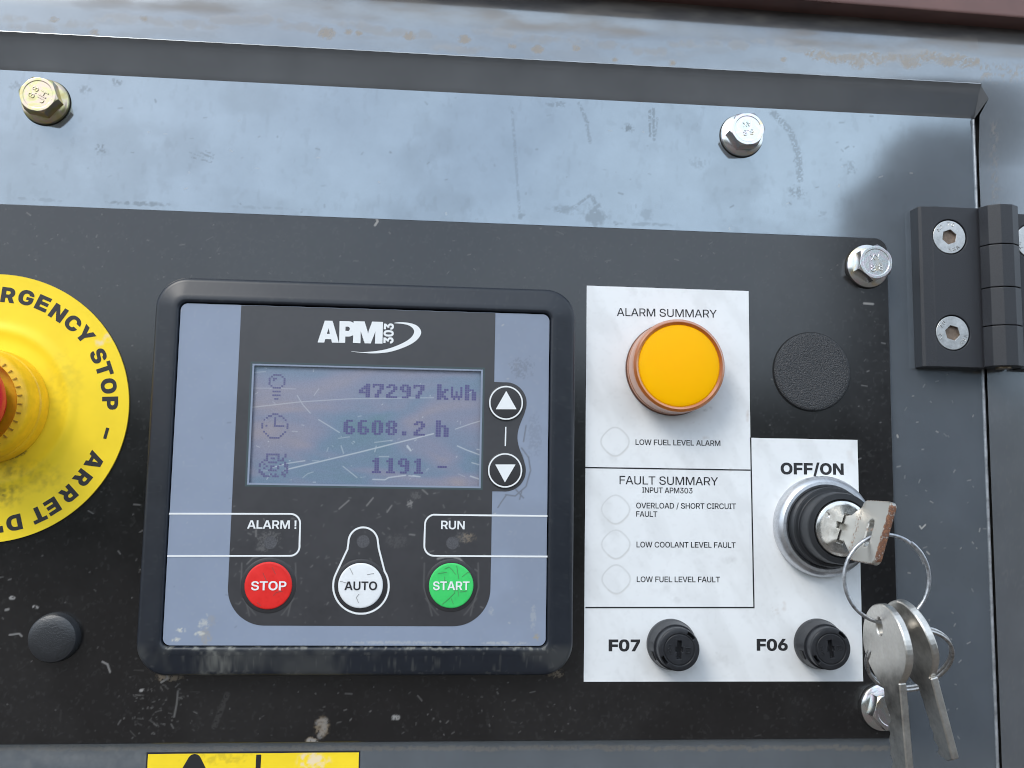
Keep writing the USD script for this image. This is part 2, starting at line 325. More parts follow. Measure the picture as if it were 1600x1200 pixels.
# ---------------------------------------------------------------- door sheet
xl, xr_seam = -0.30, None
zb_top = (at(0, 108, HD)[1] + at(1520, 185, HD)[1]) / 2
seam = lambda z: np.interp(z, [at(1561, 1200, HD)[1], at(1521, 189, HD)[1]], [at(1561, 1200, HD)[0], at(1521, 189, HD)[0]])
x_seam = (at(1561, 1200, HD)[0] + at(1521, 189, HD)[0]) / 2
door = thing('control_door', 'grey painted sheet metal door carrying the black control plate, left of the hinge', 'door', (0, 0.002, 0))
ds = Sheet(-0.20, x_seam - 0.0006, -0.145, zb_top + 0.002, HD, 0.0003)
for a in ((157, 233, 12, 12, .8), (182, 128, 10, 8, .7), (133, 140, 14, 8, .6), (25, 133, 16, 10, .5), (70, 260, 14, 14, .35), (982, 201, 12, 10, .9), (870, 163, 22, 7, .6), (1208, 178, 10, 8, .7), (1327, 262, 16, 14, .5), (1246, 300, 20, 14, .7), (1285, 335, 10, 12, .4), (1090, 255, 18, 12, .35)):
    ds.blot(a[0], a[1], a[2], a[3], a[4] * .65, 1, grain=1400, cut=.42, seed=int(a[0]))
for a in ((215, 318, 60, 5, .75), (60, 312, 60, 4, .5), (420, 325, 80, 4, .4), (1000, 350, 70, 4, .5), (815, 338, 16, 6, .6), (1250, 366, 90, 3, .4), (930, 335, 26, 26, .6), (880, 328, 30, 10, .5), (1010, 335, 14, 14, .4)):
    ds.blot(a[0], a[1], a[2], a[3], a[4] * .7, 1, grain=700, cut=.38, seed=int(a[0]) + 3)
for l, w, v in (([(905, 162), (915, 185), (922, 222)], 4, .35), ([(1210, 178), (1235, 205), (1247, 240), (1250, 280)], 9, .4), ([(1015, 172), (1016, 212)], 3, .5), ([(1021, 170), (1022, 218)], 3, .45), ([(1027, 185), (1024, 210)], 2, .4), ([(800, 170), (806, 250), (812, 335)], 3, .25), ([(922, 305), (900, 322), (870, 332)], 3, .4), ([(926, 308), (934, 330), (940, 348)], 5, .4), ([(312, 238), (332, 247)], 2, .5), ([(300, 246), (330, 253)], 1.5, .45), ([(322, 236), (336, 243)], 1.5, .4), ([(296, 238), (318, 246)], 1.2, .4)):
    ds.stroke(l, w, v, 1, rough=.25)
for k in range(90):
    x, y = rng.uniform(0, 1500), rng.uniform(150, 360); ds.stroke([(x, y), (x + rng.normal(0, 4), y + rng.normal(0, 2))], rng.uniform(.6, 1.6), rng.uniform(.15, .5), int(rng.choice([0, 1, 1])))
for k in range(70):
    x, y = rng.uniform(1400, 1560), rng.uniform(580, 1190); a = rng.uniform(0, 6.3); r = rng.uniform(1, 6); ds.stroke([(x, y), (x + r * math.cos(a), y + r * math.sin(a))], .7, rng.uniform(.15, .5), 0)
ds.stroke([(1437, 822), (1440, 826), (1446, 820)], .9, .9, 0); ds.stroke([(1448, 862), (1452, 866)], .9, .7, 0); ds.stroke([(1402, 680), (1403, 683)], 1.4, .8, 0)
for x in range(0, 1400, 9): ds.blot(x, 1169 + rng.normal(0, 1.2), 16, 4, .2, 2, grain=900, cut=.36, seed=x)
for x in range(0, 560, 16): ds.blot(x, 1186 + rng.normal(0, 5), 30, 14, .2, 0, grain=350, cut=.36, seed=x + 9, hard=1.2)
ds.stroke([(1560, 900), (1565, 1000)], 1, .2, 0)
def grub(w, X, Z):
    n = meshkit.fbm(np.stack([X * 45, Z * 45, 0 * X], -1), 5, 4); n2 = meshkit.fbm(np.stack([X * 500, Z * 260, 0 * X], -1), 3, 8)
    w[..., 1] = np.maximum(w[..., 1], np.clip((n - .52) * 1.2, 0, .14) + np.clip((n2 - .64) * .7, 0, .08)); return w
ds.add(grub)
m, c = ds.mesh(); obj('door_sheet', m, paint, door, color=c)
# the sheet's folded edge along the seam, a narrow rounded lip that catches the light
zz = np.linspace(-0.145, zb_top + 0.001, 30)
obj('folded_edge', tube([(x_seam - 0.0003, 0.002 - 0.0001, z) for z in np.linspace(-0.145, zb_top - .0006, 30)], 0.00055, n=10), plain('bare_folded_edge', (0.34, 0.36, 0.38), 0.35, metallic=0.5, var=.3, scale=300), door)

# ---------------------------------------------------------------- machine housing: right jamb, top rail and folded flange under it
HT = HD + 4.2 * MM; HJ = HD + 1.5 * MM
z_t = (at(0, 50, HT)[1] + at(1532, 133, HT)[1]) / 2
T, TIP, BM = at(1532, 133, HT), at(1543, 155, HD + 3.0 * MM), np.array([x_seam, zb_top])
z_roll = at(800, 55, HT)[1]
XR, ZTOP = 0.26, z_t + 0.060
hs = thing('machine_housing', 'grey painted machine housing with right jamb, top rail and dark flange around the door', 'housing', (0, 0.002, 0))
def sm(t): t = np.clip(t, 0, 1); return t * t * (3 - 2 * t)
def frame_h(X, Z):
    h = HJ + (HT - HJ) * sm((Z - (BM[1] - 0.020)) / (z_t - BM[1] + 0.024))
    d = np.clip(Z - z_roll, 0, 0.030); R = 0.060
    return np.where(Z > z_roll, HT - (R - np.sqrt(np.maximum(R * R - d * d, 1e-9))) - np.clip(Z - z_roll - 0.030, 0, 1) * .6, h)
tr = Sheet(xl, T[0], z_t, ZTOP, HT, 0.0004)
for px, py, r in ((148, 51, 9), (225, 29, 8), (510, 52, 16), (545, 50, 8), (560, 52, 7), (725, 61, 12), (640, 56, 12), (840, 77, 12), (900, 75, 9), (1050, 98, 8), (1340, 100, 16), (1420, 98, 18), (1225, 93, 7), (85, 30, 8), (1480, 95, 14), (800, 72, 8), (960, 93, 6)):
    for k in range(2): tr.blot(px, py, r, r * .7, .75, 2, grain=1300, cut=.36, seed=px + k)
for x in range(1270, 1530, 8): tr.blot(x, 88 + (x - 1270) * .03 + rng.normal(0, 4), 18, 10, .75, 2, grain=1500, cut=.44, seed=x)
for x in range(0, 1500, 60): tr.blot(x, 18 + x * .052 + rng.normal(0, 9), 50, 10, .3, 2, grain=300, cut=.36, seed=x + 1)
def rail_dust_and_shade(w, X, Z):
    n = meshkit.fbm(np.stack([X * 60, Z * 220, 0 * X], -1), 5, 14); up_ = sm((Z - z_roll) / .004); w[..., 0] = np.maximum(w[..., 0], np.clip((n - .5) * 1.2, 0, .2) + up_ * np.clip(.42 + (n - .5) * 1.1, 0, .75)); return w  # dust; above the roll its even share paints a duller reflection
tr.add(rail_dust_and_shade)
m, c = tr.mesh(height=frame_h); obj('top_rail', m, frame_paint, hs, color=c)
# right jamb, its left side following the seam and the cut end of the flange
rows = np.concatenate([np.linspace(-0.145, BM[1] - .012, 260), np.linspace(BM[1] - .0118, ZTOP, 180)]); cols = np.linspace(0, 1, 150) ** 1.0
left = np.interp(rows, [-1, BM[1], TIP[1], z_t, z_t + 1e-6, 1], [x_seam + .0004, BM[0] + .0004, TIP[0], T[0], T[0], T[0]])
Xj = left[:, None] + (XR - left)[:, None] * cols[None]; Zj = np.repeat(rows[:, None], len(cols), 1)
Hj = frame_h(Xj, Zj)
nr_ = meshkit.fbm(np.stack([Xj * 60, Zj * 220, 0 * Xj], -1), 5, 14); w = np.zeros(Xj.shape + (3,)); nj = meshkit.fbm(np.stack([Xj * 1500, Zj * 900, 0 * Xj], -1), 4, 5); nl = meshkit.fbm(np.stack([Xj * 60, Zj * 60, 0 * Xj], -1), 4, 6)
pxm = at(1560, 300, HJ); stain = np.exp(-((Xj - (pxm[0] - 0.0012)) / .0016) ** 2) * sm((Zj - at(1560, 330, HJ)[1]) / .006) * sm((at(1550, 190, HJ)[1] - Zj) / .005 + .3)
w[..., 0] = np.clip(np.clip((nj - .62) * 3, 0, .4) * (.1 + .9 * nl) * .3 + stain * np.clip((nj - .45) * 5, 0, 1) * .6, 0, 1)
w[..., 0] = np.maximum(w[..., 0], sm((Zj - z_roll) / .004) * np.clip(.42 + (nr_ - .5) * 1.1, 0, .75)); mudz = np.exp(-((Zj - at(1560, 118, HJ)[1]) / .003) ** 2); w[..., 2] = mudz * np.clip((nj - .48) * 5, 0, 1) * .7  # same painted duller reflection above the roll, then a mud band
i = np.arange(Xj.size).reshape(Xj.shape); q = np.stack([i[:-1, :-1], i[:-1, 1:], i[1:, 1:], i[1:, :-1]], -1).reshape(-1, 4)
obj('right_jamb', trimesh.Trimesh(np.stack([Xj, -Hj, Zj], -1).reshape(-1, 3), np.vstack([q[:, [0, 1, 2]], q[:, [0, 2, 3]]]), process=False), frame_paint, hs, color=w.reshape(-1, 3))
# shallow step where the next panel begins, on the far right
xe = at(1555, 900, HJ)[0]
# folded flange: slopes back and down from the rail to the door
fl = []
for x in np.linspace(xl, T[0], 200): fl.append(((x, -HT, z_t), (min(x, BM[0]), -HD + 0.0001, zb_top - 0.0004)))
V, F, C = [], [], []
prof = [(0, 0.0), (.04, -.35), (.12, -.2), (.5, 0), (.93, 0.0), (1.0, .3)]
N = 14
for (a, b) in fl:
    a, b = np.array(a), np.array(b)
    for k in range(N):
        t = k / (N - 1); p = a + (b - a) * t; p[1] -= 0.0009 * math.exp(-t * 14) ; p[1] -= 0.0010 * math.exp(-(1 - t) * 12) * (1 - t) * 4
        V.append(p)
for k in range(len(fl) - 1):
    for j in range(N - 1):
        a = k * N + j; F += [(a, a + 1, a + N + 1), (a, a + N + 1, a + N)]
t0 = len(V); V += [(T[0], -HT, z_t), (BM[0], -HD, zb_top - .0004), (TIP[0], -float(frame_h(np.array([TIP[0]]), np.array([TIP[1]]))[0]), TIP[1])]; F.append((t0, t0 + 1, t0 + 2))
fv = np.array(V, float); fw = np.zeros((len(fv), 3)); nf = meshkit.fbm(np.stack([fv[:, 0] * 400, fv[:, 2] * 900, 0 * fv[:, 0]], -1), 4, 11)

obj('flange', trimesh.Trimesh(fv, np.array(F), process=False), frame_paint, hs, color=fw)
obj('rail_lip', tube([(x, -HT + 0.0002, z_t + 0.0001) for x in np.linspace(xl, T[0], 40)], 0.0006, n=8), plain('bare_rail_edge', (0.40, 0.42, 0.44), 0.32, metallic=0.6, var=.35, scale=120), hs)
obj('gap_backing', slab(sbox(-.30, -.17, XR, ZTOP), HD - .006, HD - .003), plain('gap_backing_black', (.012, .012, .012), .6), hs)  # added backing sheet that keeps the gaps round the door dark
# ---------------------------------------------------------------- lid of the machine above the rail
la, lb = at(1130, -10, 0.009), at(1600, 28, 0.009); d = (lb - la) / np.linalg.norm(lb - la); la2, lb2 = la - d * 0.33, lb + d * 0.06
lid = thing('machine_canopy', 'reddish brown painted canopy edge above the grey rail at the top right', 'lid', (0, 0.02, la[1]))
up = np.array([-d[1], d[0]])
obj('canopy_edge', slab(Polygon([la2, lb2, lb2 + up * .05, la2 + up * .05]), -0.035, 0.009), plain('red_brown_paint', (0.15, 0.078, 0.068), 0.4, var=.15, scale=40, bevel=.002), lid)

# ---------------------------------------------------------------- black control plate
px0 = -0.20; tr_ = at(1389, 372, 0); brn = at(1400, 1157, 0); x1 = (at(1389, 390, 0)[0] + at(1405, 1150, 0)[0]) / 2; z1 = (at(0, 318, 0)[1] + at(1370, 372, 0)[1]) / 2; z0 = (at(0, 1163, 0)[1] + at(1395, 1155, 0)[1]) / 2
plate = thing('control_plate', 'black painted steel plate holding the display, switches and labels, bolted to the grey door', 'plate', (0, 0, 0))
ps = Sheet(px0, x1 - .0003, z0 + .0003, z1 - .0003, 0.0, 0.0003)
def scuffs(n, fx, fy, amp=.7, L=7):
    for k in range(n):
        x, y = fx(), fy(); a = rng.uniform(0, 6.3); r = rng.exponential(L * .4); ps.stroke([(x, y), (x + r * math.cos(a), y + r * math.sin(a) * .6)], rng.uniform(.4, .9), rng.uniform(.05, amp * .6), 0)
scuffs(90, lambda: rng.uniform(0, 220), lambda: rng.uniform(330, 1150), .45)
scuffs(80, lambda: rng.normal(245, 28), lambda: rng.normal(1105, 26), .4, 9)
scuffs(90, lambda: rng.uniform(230, 900), lambda: rng.uniform(1058, 1150), .45)
scuffs(90, lambda: rng.uniform(0, 1380), lambda: rng.uniform(325, 440), .4)
scuffs(70, lambda: rng.uniform(1180, 1385), lambda: rng.uniform(400, 1150), .45)
for l, wd, v in (([(588, 340), (590, 346), (586, 352)], 1.6, 1), ([(497, 1129), (508, 1126), (506, 1140), (500, 1150)], 6, .4), ([(484, 1158), (492, 1160)], 6, .7), ([(616, 1121), (621, 1121)], 5, .8), ([(260, 1052), (262, 1060), (252, 1066)], 1.2, .7), ([(1175, 356), (1180, 360), (1195, 358)], .8, .7), ([(17, 934), (21, 934)], 3, .9), ([(53, 948), (58, 949)], 2.4, .9), ([(9, 953), (13, 952)], 1.8, .6), ([(1350, 474), (1364, 475)], 1.6, .8), ([(220, 1079), (224, 1078)], 2.2, .9), ([(278, 1080), (276, 1100), (272, 1120)], 1.2, .3), ([(355, 1085), (345, 1110), (335, 1135)], 6, .07), ([(15, 992), (30, 990), (34, 994)], 1, .6), ([(160, 1034), (168, 1038), (172, 1050)], 1.2, .6)):
    ps.stroke(l, wd, v, 0, rough=.15 if wd > 2 else 0)
ps.blot(503, 1136, 11, 15, .5, 2, grain=1500, cut=.25, seed=2); ps.blot(487, 1158, 9, 7, .8, 2, grain=1500, cut=.3, seed=4); ps.blot(265, 1058, 20, 7, .7, 2, grain=1800, cut=.35, seed=5); ps.blot(868, 1052, 14, 8, .5, 2, grain=1800, cut=.4, seed=6)
def plate_dust(w, X, Z):
    n = meshkit.fbm(np.stack([X * 30, Z * 30, 0 * X], -1), 6, 21); f = meshkit.fbm(np.stack([X * 900, Z * 900, 0 * X], -1), 3, 22)
    top = sm((Z - (z1 - .02)) / .02)
    w[..., 0] = np.maximum(w[..., 0], np.clip((n - .5) * .08, 0, .012) * (.4 + f) + np.clip((f - .68) * .3, 0, .02)); return w
ps.add(plate_dust)
m, c = ps.mesh(corner=.0042); obj('plate_face', m, plate_black, plate, color=c)
orr = lambda g, r: ringrect(px0 - .01 + g, x1 - g, z0 + g, z1 - g, r)
edge_black = plain('plate_edge_paint', (0.02, 0.02, 0.022), 0.3, var=.3)
obj('plate_edge', loft([(orr(0, .0045), HD + .00002), (orr(0, .0045), -.0003), (orr(.0003, .0042), 0.0)], cap1=False), edge_black, plate)

# ---------------------------------------------------------------- display controller: bezel, printed film, screen, buttons
HB, HF = 9.0 * MM, 7.6 * MM
xa, xb = (at(283, 480, HF)[0] + at(254, 1000, HF)[0]) / 2, (at(858, 500, HF)[0] + at(853, 1005, HF)[0]) / 2
zb_, za_ = (at(258, 1008, HF)[1] + at(850, 1009.5, HF)[1]) / 2, (at(290, 473, HF)[1] + at(850, 492, HF)[1]) / 2
ox0, ox1 = (at(252, 470, 3e-3)[0] + at(214, 1000, 3e-3)[0]) / 2, (at(896, 500, 3e-3)[0] + at(894, 1020, 3e-3)[0]) / 2
oz0, oz1 = (at(260, 1053, 3e-3)[1] + at(850, 1052, 3e-3)[1]) / 2, (at(280, 435, 3e-3)[1] + at(850, 456, 3e-3)[1]) / 2
ctl = thing('display_controller', 'display controller with a scratched screen and red, white and green buttons in black bezel', 'controller', ((xa + xb) / 2, 0, (za_ + zb_) / 2))
def dense(p, k=170):
    n = len(p); q = []
    for i in range(n):
        a, b = p[i], p[(i + 1) % n]; m_ = k if i % 14 == 13 else 1
        q += [a + (b - a) * j / m_ for j in range(m_)]
    return np.array(q)
def orect(g, r): return dense(ringrect(ox0 + g, ox1 - g, oz0 + g, oz1 - g, r, 14))
def irect(g, r): return dense(ringrect(xa - g, xb + g, zb_ - g, za_ + g, r, 14))
R0 = 10.5 * MM
bz = loft([(orect(-.0002, R0), 0.0), (orect(0, R0), .0012), (orect(0, R0), .0056), (orect(.0002, R0 - .0002), .0062), (orect(.0007, R0 - .0007), .0068), (orect(.0013, R0 - .0013), .0071), (orect(.0022, R0 - .0022), .0073), (irect(.0034, 4.6e-3), .0081), (irect(.0026, 4.0e-3), .0083), (irect(.0018, 3.3e-3), .0084), (irect(.0011, 3.0e-3), .0084), (irect(.0006, 2.7e-3), .0081), (irect(.0003, 2.5e-3), HF - .0006)], cap1=False)
bm = trimesh.Trimesh(bz.vertices, bz.faces, process=False)
bm = bm.subdivide()
bv = np.array(bm.vertices); bw = np.zeros((len(bv), 3)); nb = meshkit.fbm(np.stack([bv[:, 0] * 900, bv[:, 2] * 900, bv[:, 0] * 0], -1), 4, 31); nb2 = meshkit.fbm(np.stack([bv[:, 0] * 90, bv[:, 2] * 90, bv[:, 0] * 0], -1), 4, 32)
low = np.clip((zb_ + .001 - bv[:, 2]) / .003, 0, 1)
bw[:, 0] = np.clip((nb2 - .5) * 1.6, 0, .25) * low * .6 + np.clip((nb - .66) * 4, 0, .5) * (.08 + low * .25)
lf = np.exp(-((bv[:, 0] - at(340, 1030, HF)[0]) / .006) ** 2) * low; bw[:, 0] += lf * np.clip((nb - .35) * 1.2, 0, .35)
lipw = np.exp(-((bv[:, 2] - zb_ + .0007) / .0005) ** 2) * (bv[:, 0] > xa) * (bv[:, 0] < xb); bw[:, 0] = np.clip(bw[:, 0] + lipw * np.clip((nb - .52) * 6, 0, .8), 0, 1)
obj('bezel', bm, bezel_mat, ctl, color=bw)
# printed film: grey field with a dark field on it and an opening for the screen
LC = pts([(393, 568), (755, 577), (751, 762), (387, 758)], HF); lx0, lx1 = (LC[0][0] + LC[3][0]) / 2, (LC[1][0] + LC[2][0]) / 2; lz1, lz0 = (LC[0][1] + LC[1][1]) / 2, (LC[2][1] + LC[3][1]) / 2
lcd_hole = sbox(lx0, lz0, lx1, lz1)
dl, dr = (at(377, 478, HF)[0] + at(357, 900, HF)[0]) / 2, (at(773.5, 489, HF)[0] + at(767, 915, HF)[0]) / 2; db = at(560, 978, HF)[1]; rr_ = 12.2 * MM
dark = Polygon([(dl, za_ - .0001), (dr, za_ - .0001)] + arcpts(dr - rr_, db + rr_, rr_, 0, -90, 16) + arcpts(dl + rr_, db + rr_, rr_, -90, -180, 16))
ub, dbn = at(790.5, 629.6, HF), at(789, 735, HF); r33 = .0071
wst = at(808.5, 682, HF)
bq = []      # right side of the bulge: arc, waist, arc
bq += arcpts(ub[0], ub[1], r33, 95, -20, 16)
e0 = np.array(bq[-1]); f0 = np.array((dbn[0] + r33 * math.cos(math.radians(20)), dbn[1] + r33 * math.sin(math.radians(20)))); wm = np.array(wst)
for t in np.linspace(0, 1, 18)[1:-1]:
    zz_ = e0[1] + (f0[1] - e0[1]) * t; xe_ = e0[0] + (f0[0] - e0[0]) * t; bq.append((xe_ - (xe_ - wm[0]) * math.sin(math.pi * t) ** 1.3, zz_))
bq += arcpts(dbn[0], dbn[1], r33, 20, -95, 16)
bul = Polygon(bq + [(dr - .002, dbn[1] - r33), (dr - .002, ub[1] + r33)]).buffer(0)
dark = unary_union([dark, bul]).intersection(sbox(xa, zb_, xb, za_))
# the grey film is a fine sheet so that stains can sit on it; cells under the screen are left out
fsheet = Sheet(xa, xb, zb_, za_, HF, .00028)
for a in ((312, 990, 9, 4, .8, 0), (318, 975, 9, 8, .6, 0), (275, 1000, 7, 4, 1, 0), (321, 995, 10, 14, .4, 2), (330, 970, 7, 10, .25, 2), (838, 995, 6, 7, .7, 2), (833, 965, 5, 22, .22, 0), (768, 955, 5, 7, .25, 0), (283, 985, 8, 4, .9, 0), (790, 1005, 40, 3, .4, 0), (620, 1004, 90, 3, .3, 0), (815, 575, 25, 20, .45, 1), (835, 680, 14, 40, .25, 1)):
    fsheet.blot(a[0], a[1], a[2], a[3], a[4], a[5], grain=1800, cut=.35, seed=int(a[0]))
for l in ([(815, 700), (826, 715), (829, 735), (822, 760), (805, 775), (790, 773)], [(812, 705), (816, 712), (820, 730)], [(790, 775), (783, 785), (778, 793)], [(815, 768), (812, 780)], [(806, 765), (818, 778)], [(818, 690), (822, 665)]): fsheet.stroke(l, 1.0, .75, 1)
for k in range(60): x, y = rng.uniform(265, 850), rng.uniform(480, 1005); fsheet.stroke([(x, y), (x + rng.normal(0, 2), y + rng.normal(0, 2))], .8, rng.uniform(.1, .4), int(rng.choice([0, 1])))
def film_tone(w, X, Z):
    n = meshkit.fbm(np.stack([X * 60, Z * 60, 0 * X], -1), 4, 41); f = meshkit.fbm(np.stack([X * 900, Z * 900, 0 * X], -1), 3, 42); right = sm((X - at(700, 800, HF)[0]) / .02)
    w[..., 1] = np.maximum(w[..., 1], right * np.clip((n - .4) * .6, 0, .16)); w[..., 0] = np.maximum(w[..., 0], np.clip((f - .66) * .3, 0, .05)); return w
fsheet.add(film_tone)
m, c = fsheet.mesh(corner=.0024)
ctr = m.vertices[m.faces].mean(1); keep = ~((ctr[:, 0] > lx0 + .0006) & (ctr[:, 0] < lx1 - .0006) & (ctr[:, 2] > lz0 + .0006) & (ctr[:, 2] < lz1 - .0006))
m, c = used(trimesh.Trimesh(m.vertices, m.faces[keep], process=False), c)
face = obj('faceplate', m, film_grey, ctl, color=c)
# dark field, itself a fine sheet clipped to its outline
dsheet = Sheet(dl - .0005, ub[0] + r33 + .0005, db - .0003, za_ - .00005, HF + .00006, .00028)
for l in ([(545, 782), (530, 795)], [(612, 790), (605, 800)], [(583, 778), (573, 790)], [(400, 828), (400, 838)], [(640, 835), (648, 836)], [(660, 765), (668, 772)]): dsheet.stroke(l, 1, .35, 0)
for cx, cy, rx, ry, v in ((640, 787, 6, 8, .5), (650, 775, 10, 9, .15), (420, 842, 20, 14, .2), (410, 855, 12, 8, .2), (620, 845, 20, 12, .08), (720, 840, 14, 9, .12)): dsheet.blot(cx, cy, rx, ry, v, 0, grain=2600, cut=.4, seed=cx)
dsheet.blot(730, 840, 15, 9, .4, 2, grain=2600, cut=.42, seed=5)
for cx, r in ((419.7, 42), (705, 42)):      # creases pressed round the stop and start buttons
    for s in (-1, 1):
        dsheet.stroke([(cx + s * r, 880), (cx + s * (r + 1), 918), (cx + s * (r - 8), 945), (cx + s * (r - 12), 962)], .8, .16, 0); dsheet.stroke([(cx + s * (r - 2), 935), (cx + s * (r - 18), 957), (cx + s * 20, 961)], .7, .14, 0)
dsheet.stroke([(684, 873), (695, 870), (708, 870), (718, 873), (724, 880)], 1.6, .6, 0); dsheet.stroke([(386, 881), (395, 872), (410, 868)], .8, .25, 0)
for k in range(140): x, y = rng.uniform(360, 770), rng.uniform(770, 975); dsheet.stroke([(x, y), (x + rng.normal(0, 3), y + rng.normal(0, 2))], .7, rng.uniform(.05, .25), 0)
m, c = dsheet.mesh()
from shapely import contains_xy, prepare
inner = dark.buffer(-.00028).difference(lcd_hole.buffer(.0004, join_style=2)); prepare(inner)
ins = contains_xy(inner, m.vertices[:, 0], m.vertices[:, 2]); fk = ins[m.faces].all(1)
band = dark.difference(lcd_hole).difference(dark.buffer(-.0011).difference(lcd_hole.buffer(.0012, join_style=2)))
dm, c = used(trimesh.Trimesh(m.vertices, m.faces[fk], process=False), c)
df = obj('dark_field', dm, film_dark, face, color=c)
prnt('dark_field_edge', band, HF, film_dark, face, t=.00005)
# screen in its opening
HL = HF - .0009
walls = dark_wall = slab(lcd_hole.buffer(.0006, join_style=2).difference(lcd_hole), HL - .0004, HF + .00008)
obj('screen_frame', walls, plain('screen_edge', (0.05, 0.075, 0.08), .5), face, smooth=False)
ls = Sheet(lx0 - .0002, lx1 + .0002, lz0 - .0002, lz1 + .0002, HL, .00016)
c5 = lambda x, y: (240 + x / 3.43, 440 + y / 3.43); c6 = lambda x, y: (560 + x / 3.428, 440 + y / 3.428)
for l, wd, v in (([c5(515, 675), c5(780, 645), c5(1050, 628), c5(1500, 622)], 1.0, .55), ([c5(720, 1005), c5(1100, 915), c5(1500, 815)], 1.5, .95), ([c5(640, 995), c5(730, 972), c5(810, 960)], 1.3, .8), ([c5(770, 610), c5(800, 660), c5(840, 705)], 1.0, .6), ([c5(885, 740), c5(950, 780), c5(995, 808)], 1.2, .7), ([c5(1005, 880), c5(1018, 920)], 1.2, .6), ([c5(1015, 990), c5(1090, 1050)], 1, .7), ([c5(1175, 1060), c5(1240, 1062), c5(1260, 1050), c5(1350, 1038)], 1.4, .9), ([c5(1390, 1040), c5(1425, 1045)], 1.4, .9), ([c5(1360, 880), c5(1378, 905)], 2.2, 1), ([c5(1185, 862), c5(1280, 850)], 1, .6), ([c5(1210, 938), c5(1260, 938)], 1.1, .6), ([c5(800, 1050), c5(825, 1030), c5(855, 1020)], 1, .5), ([c5(850, 960), c5(885, 960)], 1, .5), ([c5(606, 1060), c5(625, 1030)], 1, .6), ([c5(590, 1015), c5(660, 1010)], .9, .4), ([c5(860, 610), c5(885, 575)], .9, .5), ([c5(550, 880), c5(568, 888)], 1, .5), ([c5(510, 490), c5(600, 482)], 1, .4), ([c5(510, 570), c5(660, 572), c5(760, 575)], .8, .4), ([c5(990, 840), c5(1050, 832)], .9, .5),
                 ([c6(530, 880), c6(580, 902), c6(655, 930)], 1.3, .9), ([c6(600, 1042), c6(648, 1058)], 1.6, .9), ([c6(520, 790), c6(600, 762), c6(665, 743)], 1, .7), ([c6(608, 970), c6(655, 983)], 1.2, .8), ([c6(262, 885), c6(280, 905)], 2, 1), ([c6(635, 898), c6(655, 902)], 1.2, .8), ([c6(535, 1030), c6(570, 1045)], .8, .4), ([c6(270, 1040), c6(330, 1045)], 1.3, .8)):
    ls.stroke(l, wd * .7, v * .55, 0)
for k in range(45): x, y = rng.uniform(395, 750), rng.uniform(575, 758); a, r = rng.normal(2.8, .8), rng.exponential(3); ls.stroke([(x, y), (x + r * math.cos(a), y + r * math.sin(a))], .7, rng.uniform(.1, .45), 0)
m, c = ls.mesh()
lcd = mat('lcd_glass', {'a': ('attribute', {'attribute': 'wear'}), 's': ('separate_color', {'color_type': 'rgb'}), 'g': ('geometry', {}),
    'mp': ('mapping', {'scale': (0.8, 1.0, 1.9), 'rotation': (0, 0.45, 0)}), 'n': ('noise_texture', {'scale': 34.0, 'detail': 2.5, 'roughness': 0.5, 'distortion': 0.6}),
    'pr': ('rgb_ramp', {'ramp': [(0.26, (0.145, 0.23, 0.275)), (0.43, (0.18, 0.24, 0.325)), (0.54, (0.235, 0.25, 0.33)), (0.66, (0.30, 0.275, 0.31)), (0.80, (0.36, 0.31, 0.28))]}),  # peach and blue reflections on the glass, put into the base colour
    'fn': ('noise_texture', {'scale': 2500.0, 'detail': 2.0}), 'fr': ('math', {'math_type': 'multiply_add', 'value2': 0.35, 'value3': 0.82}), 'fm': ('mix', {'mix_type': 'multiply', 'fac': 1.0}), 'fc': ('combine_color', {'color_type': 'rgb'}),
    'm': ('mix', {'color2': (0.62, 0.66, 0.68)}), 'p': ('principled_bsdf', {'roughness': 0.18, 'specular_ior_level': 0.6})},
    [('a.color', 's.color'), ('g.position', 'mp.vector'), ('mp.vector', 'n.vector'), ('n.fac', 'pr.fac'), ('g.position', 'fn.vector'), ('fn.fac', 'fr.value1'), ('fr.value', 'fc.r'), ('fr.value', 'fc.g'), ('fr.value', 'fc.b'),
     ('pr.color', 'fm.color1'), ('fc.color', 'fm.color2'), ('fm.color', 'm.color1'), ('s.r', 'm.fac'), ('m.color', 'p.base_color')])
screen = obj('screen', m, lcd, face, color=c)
DOT = {'0': '01110 11011 11011 11011 11011 11011 01110', '1': '00110 01110 00110 00110 00110 00110 01111', '2': '01110 11011 00011 00110 01100 11000 11111', '4': '00011 00111 01111 11011 11111 00011 00011', '6': '01110 11000 11000 11110 11011 11011 01110', '7': '11111 10011 00011 00110 00110 01100 01100', '8': '01110 11011 11011 01110 11011 11011 01110', '9': '01110 11011 11011 01111 00011 00011 01110',
       '.': '00000 00000 00000 00000 00000 01100 01100', '-': '00000 00000 00000 01111 00000 00000 00000', 'k': '11000 11000 11011 11110 11100 11110 11011', 'W': '10001 10001 10001 10101 11111 11111 11011', 'h': '11000 11000 11110 11011 11011 11011 11011', ' ': '00000 00000 00000 00000 00000 00000 00000'}
DOT['W'] = '00000 10001 10001 10101 10101 11111 01010'
def dots(rows, p0, p1, h):
    """dot-matrix cells between two picture points (top left, bottom right)"""
    a, b = at(*p0, h), at(*p1, h); nr, nc = len(rows), len(rows[0]); cx, cz = (b[0] - a[0]) / nc, (b[1] - a[1]) / nr; g = []
    for r in range(nr):
        for c_ in range(nc):
            if rows[r][c_] in '1#': g.append(sbox(a[0] + cx * (c_ + .04), a[1] + cz * (r + .96), a[0] + cx * (c_ + .96), a[1] + cz * (r + .04)))
    return unary_union([x.buffer(-abs(cx) * .02) for x in g])
def dotword(t):
    return [' '.join(DOT[ch].split()[r] for ch in t).replace(' ', '0') for r in range(7)]
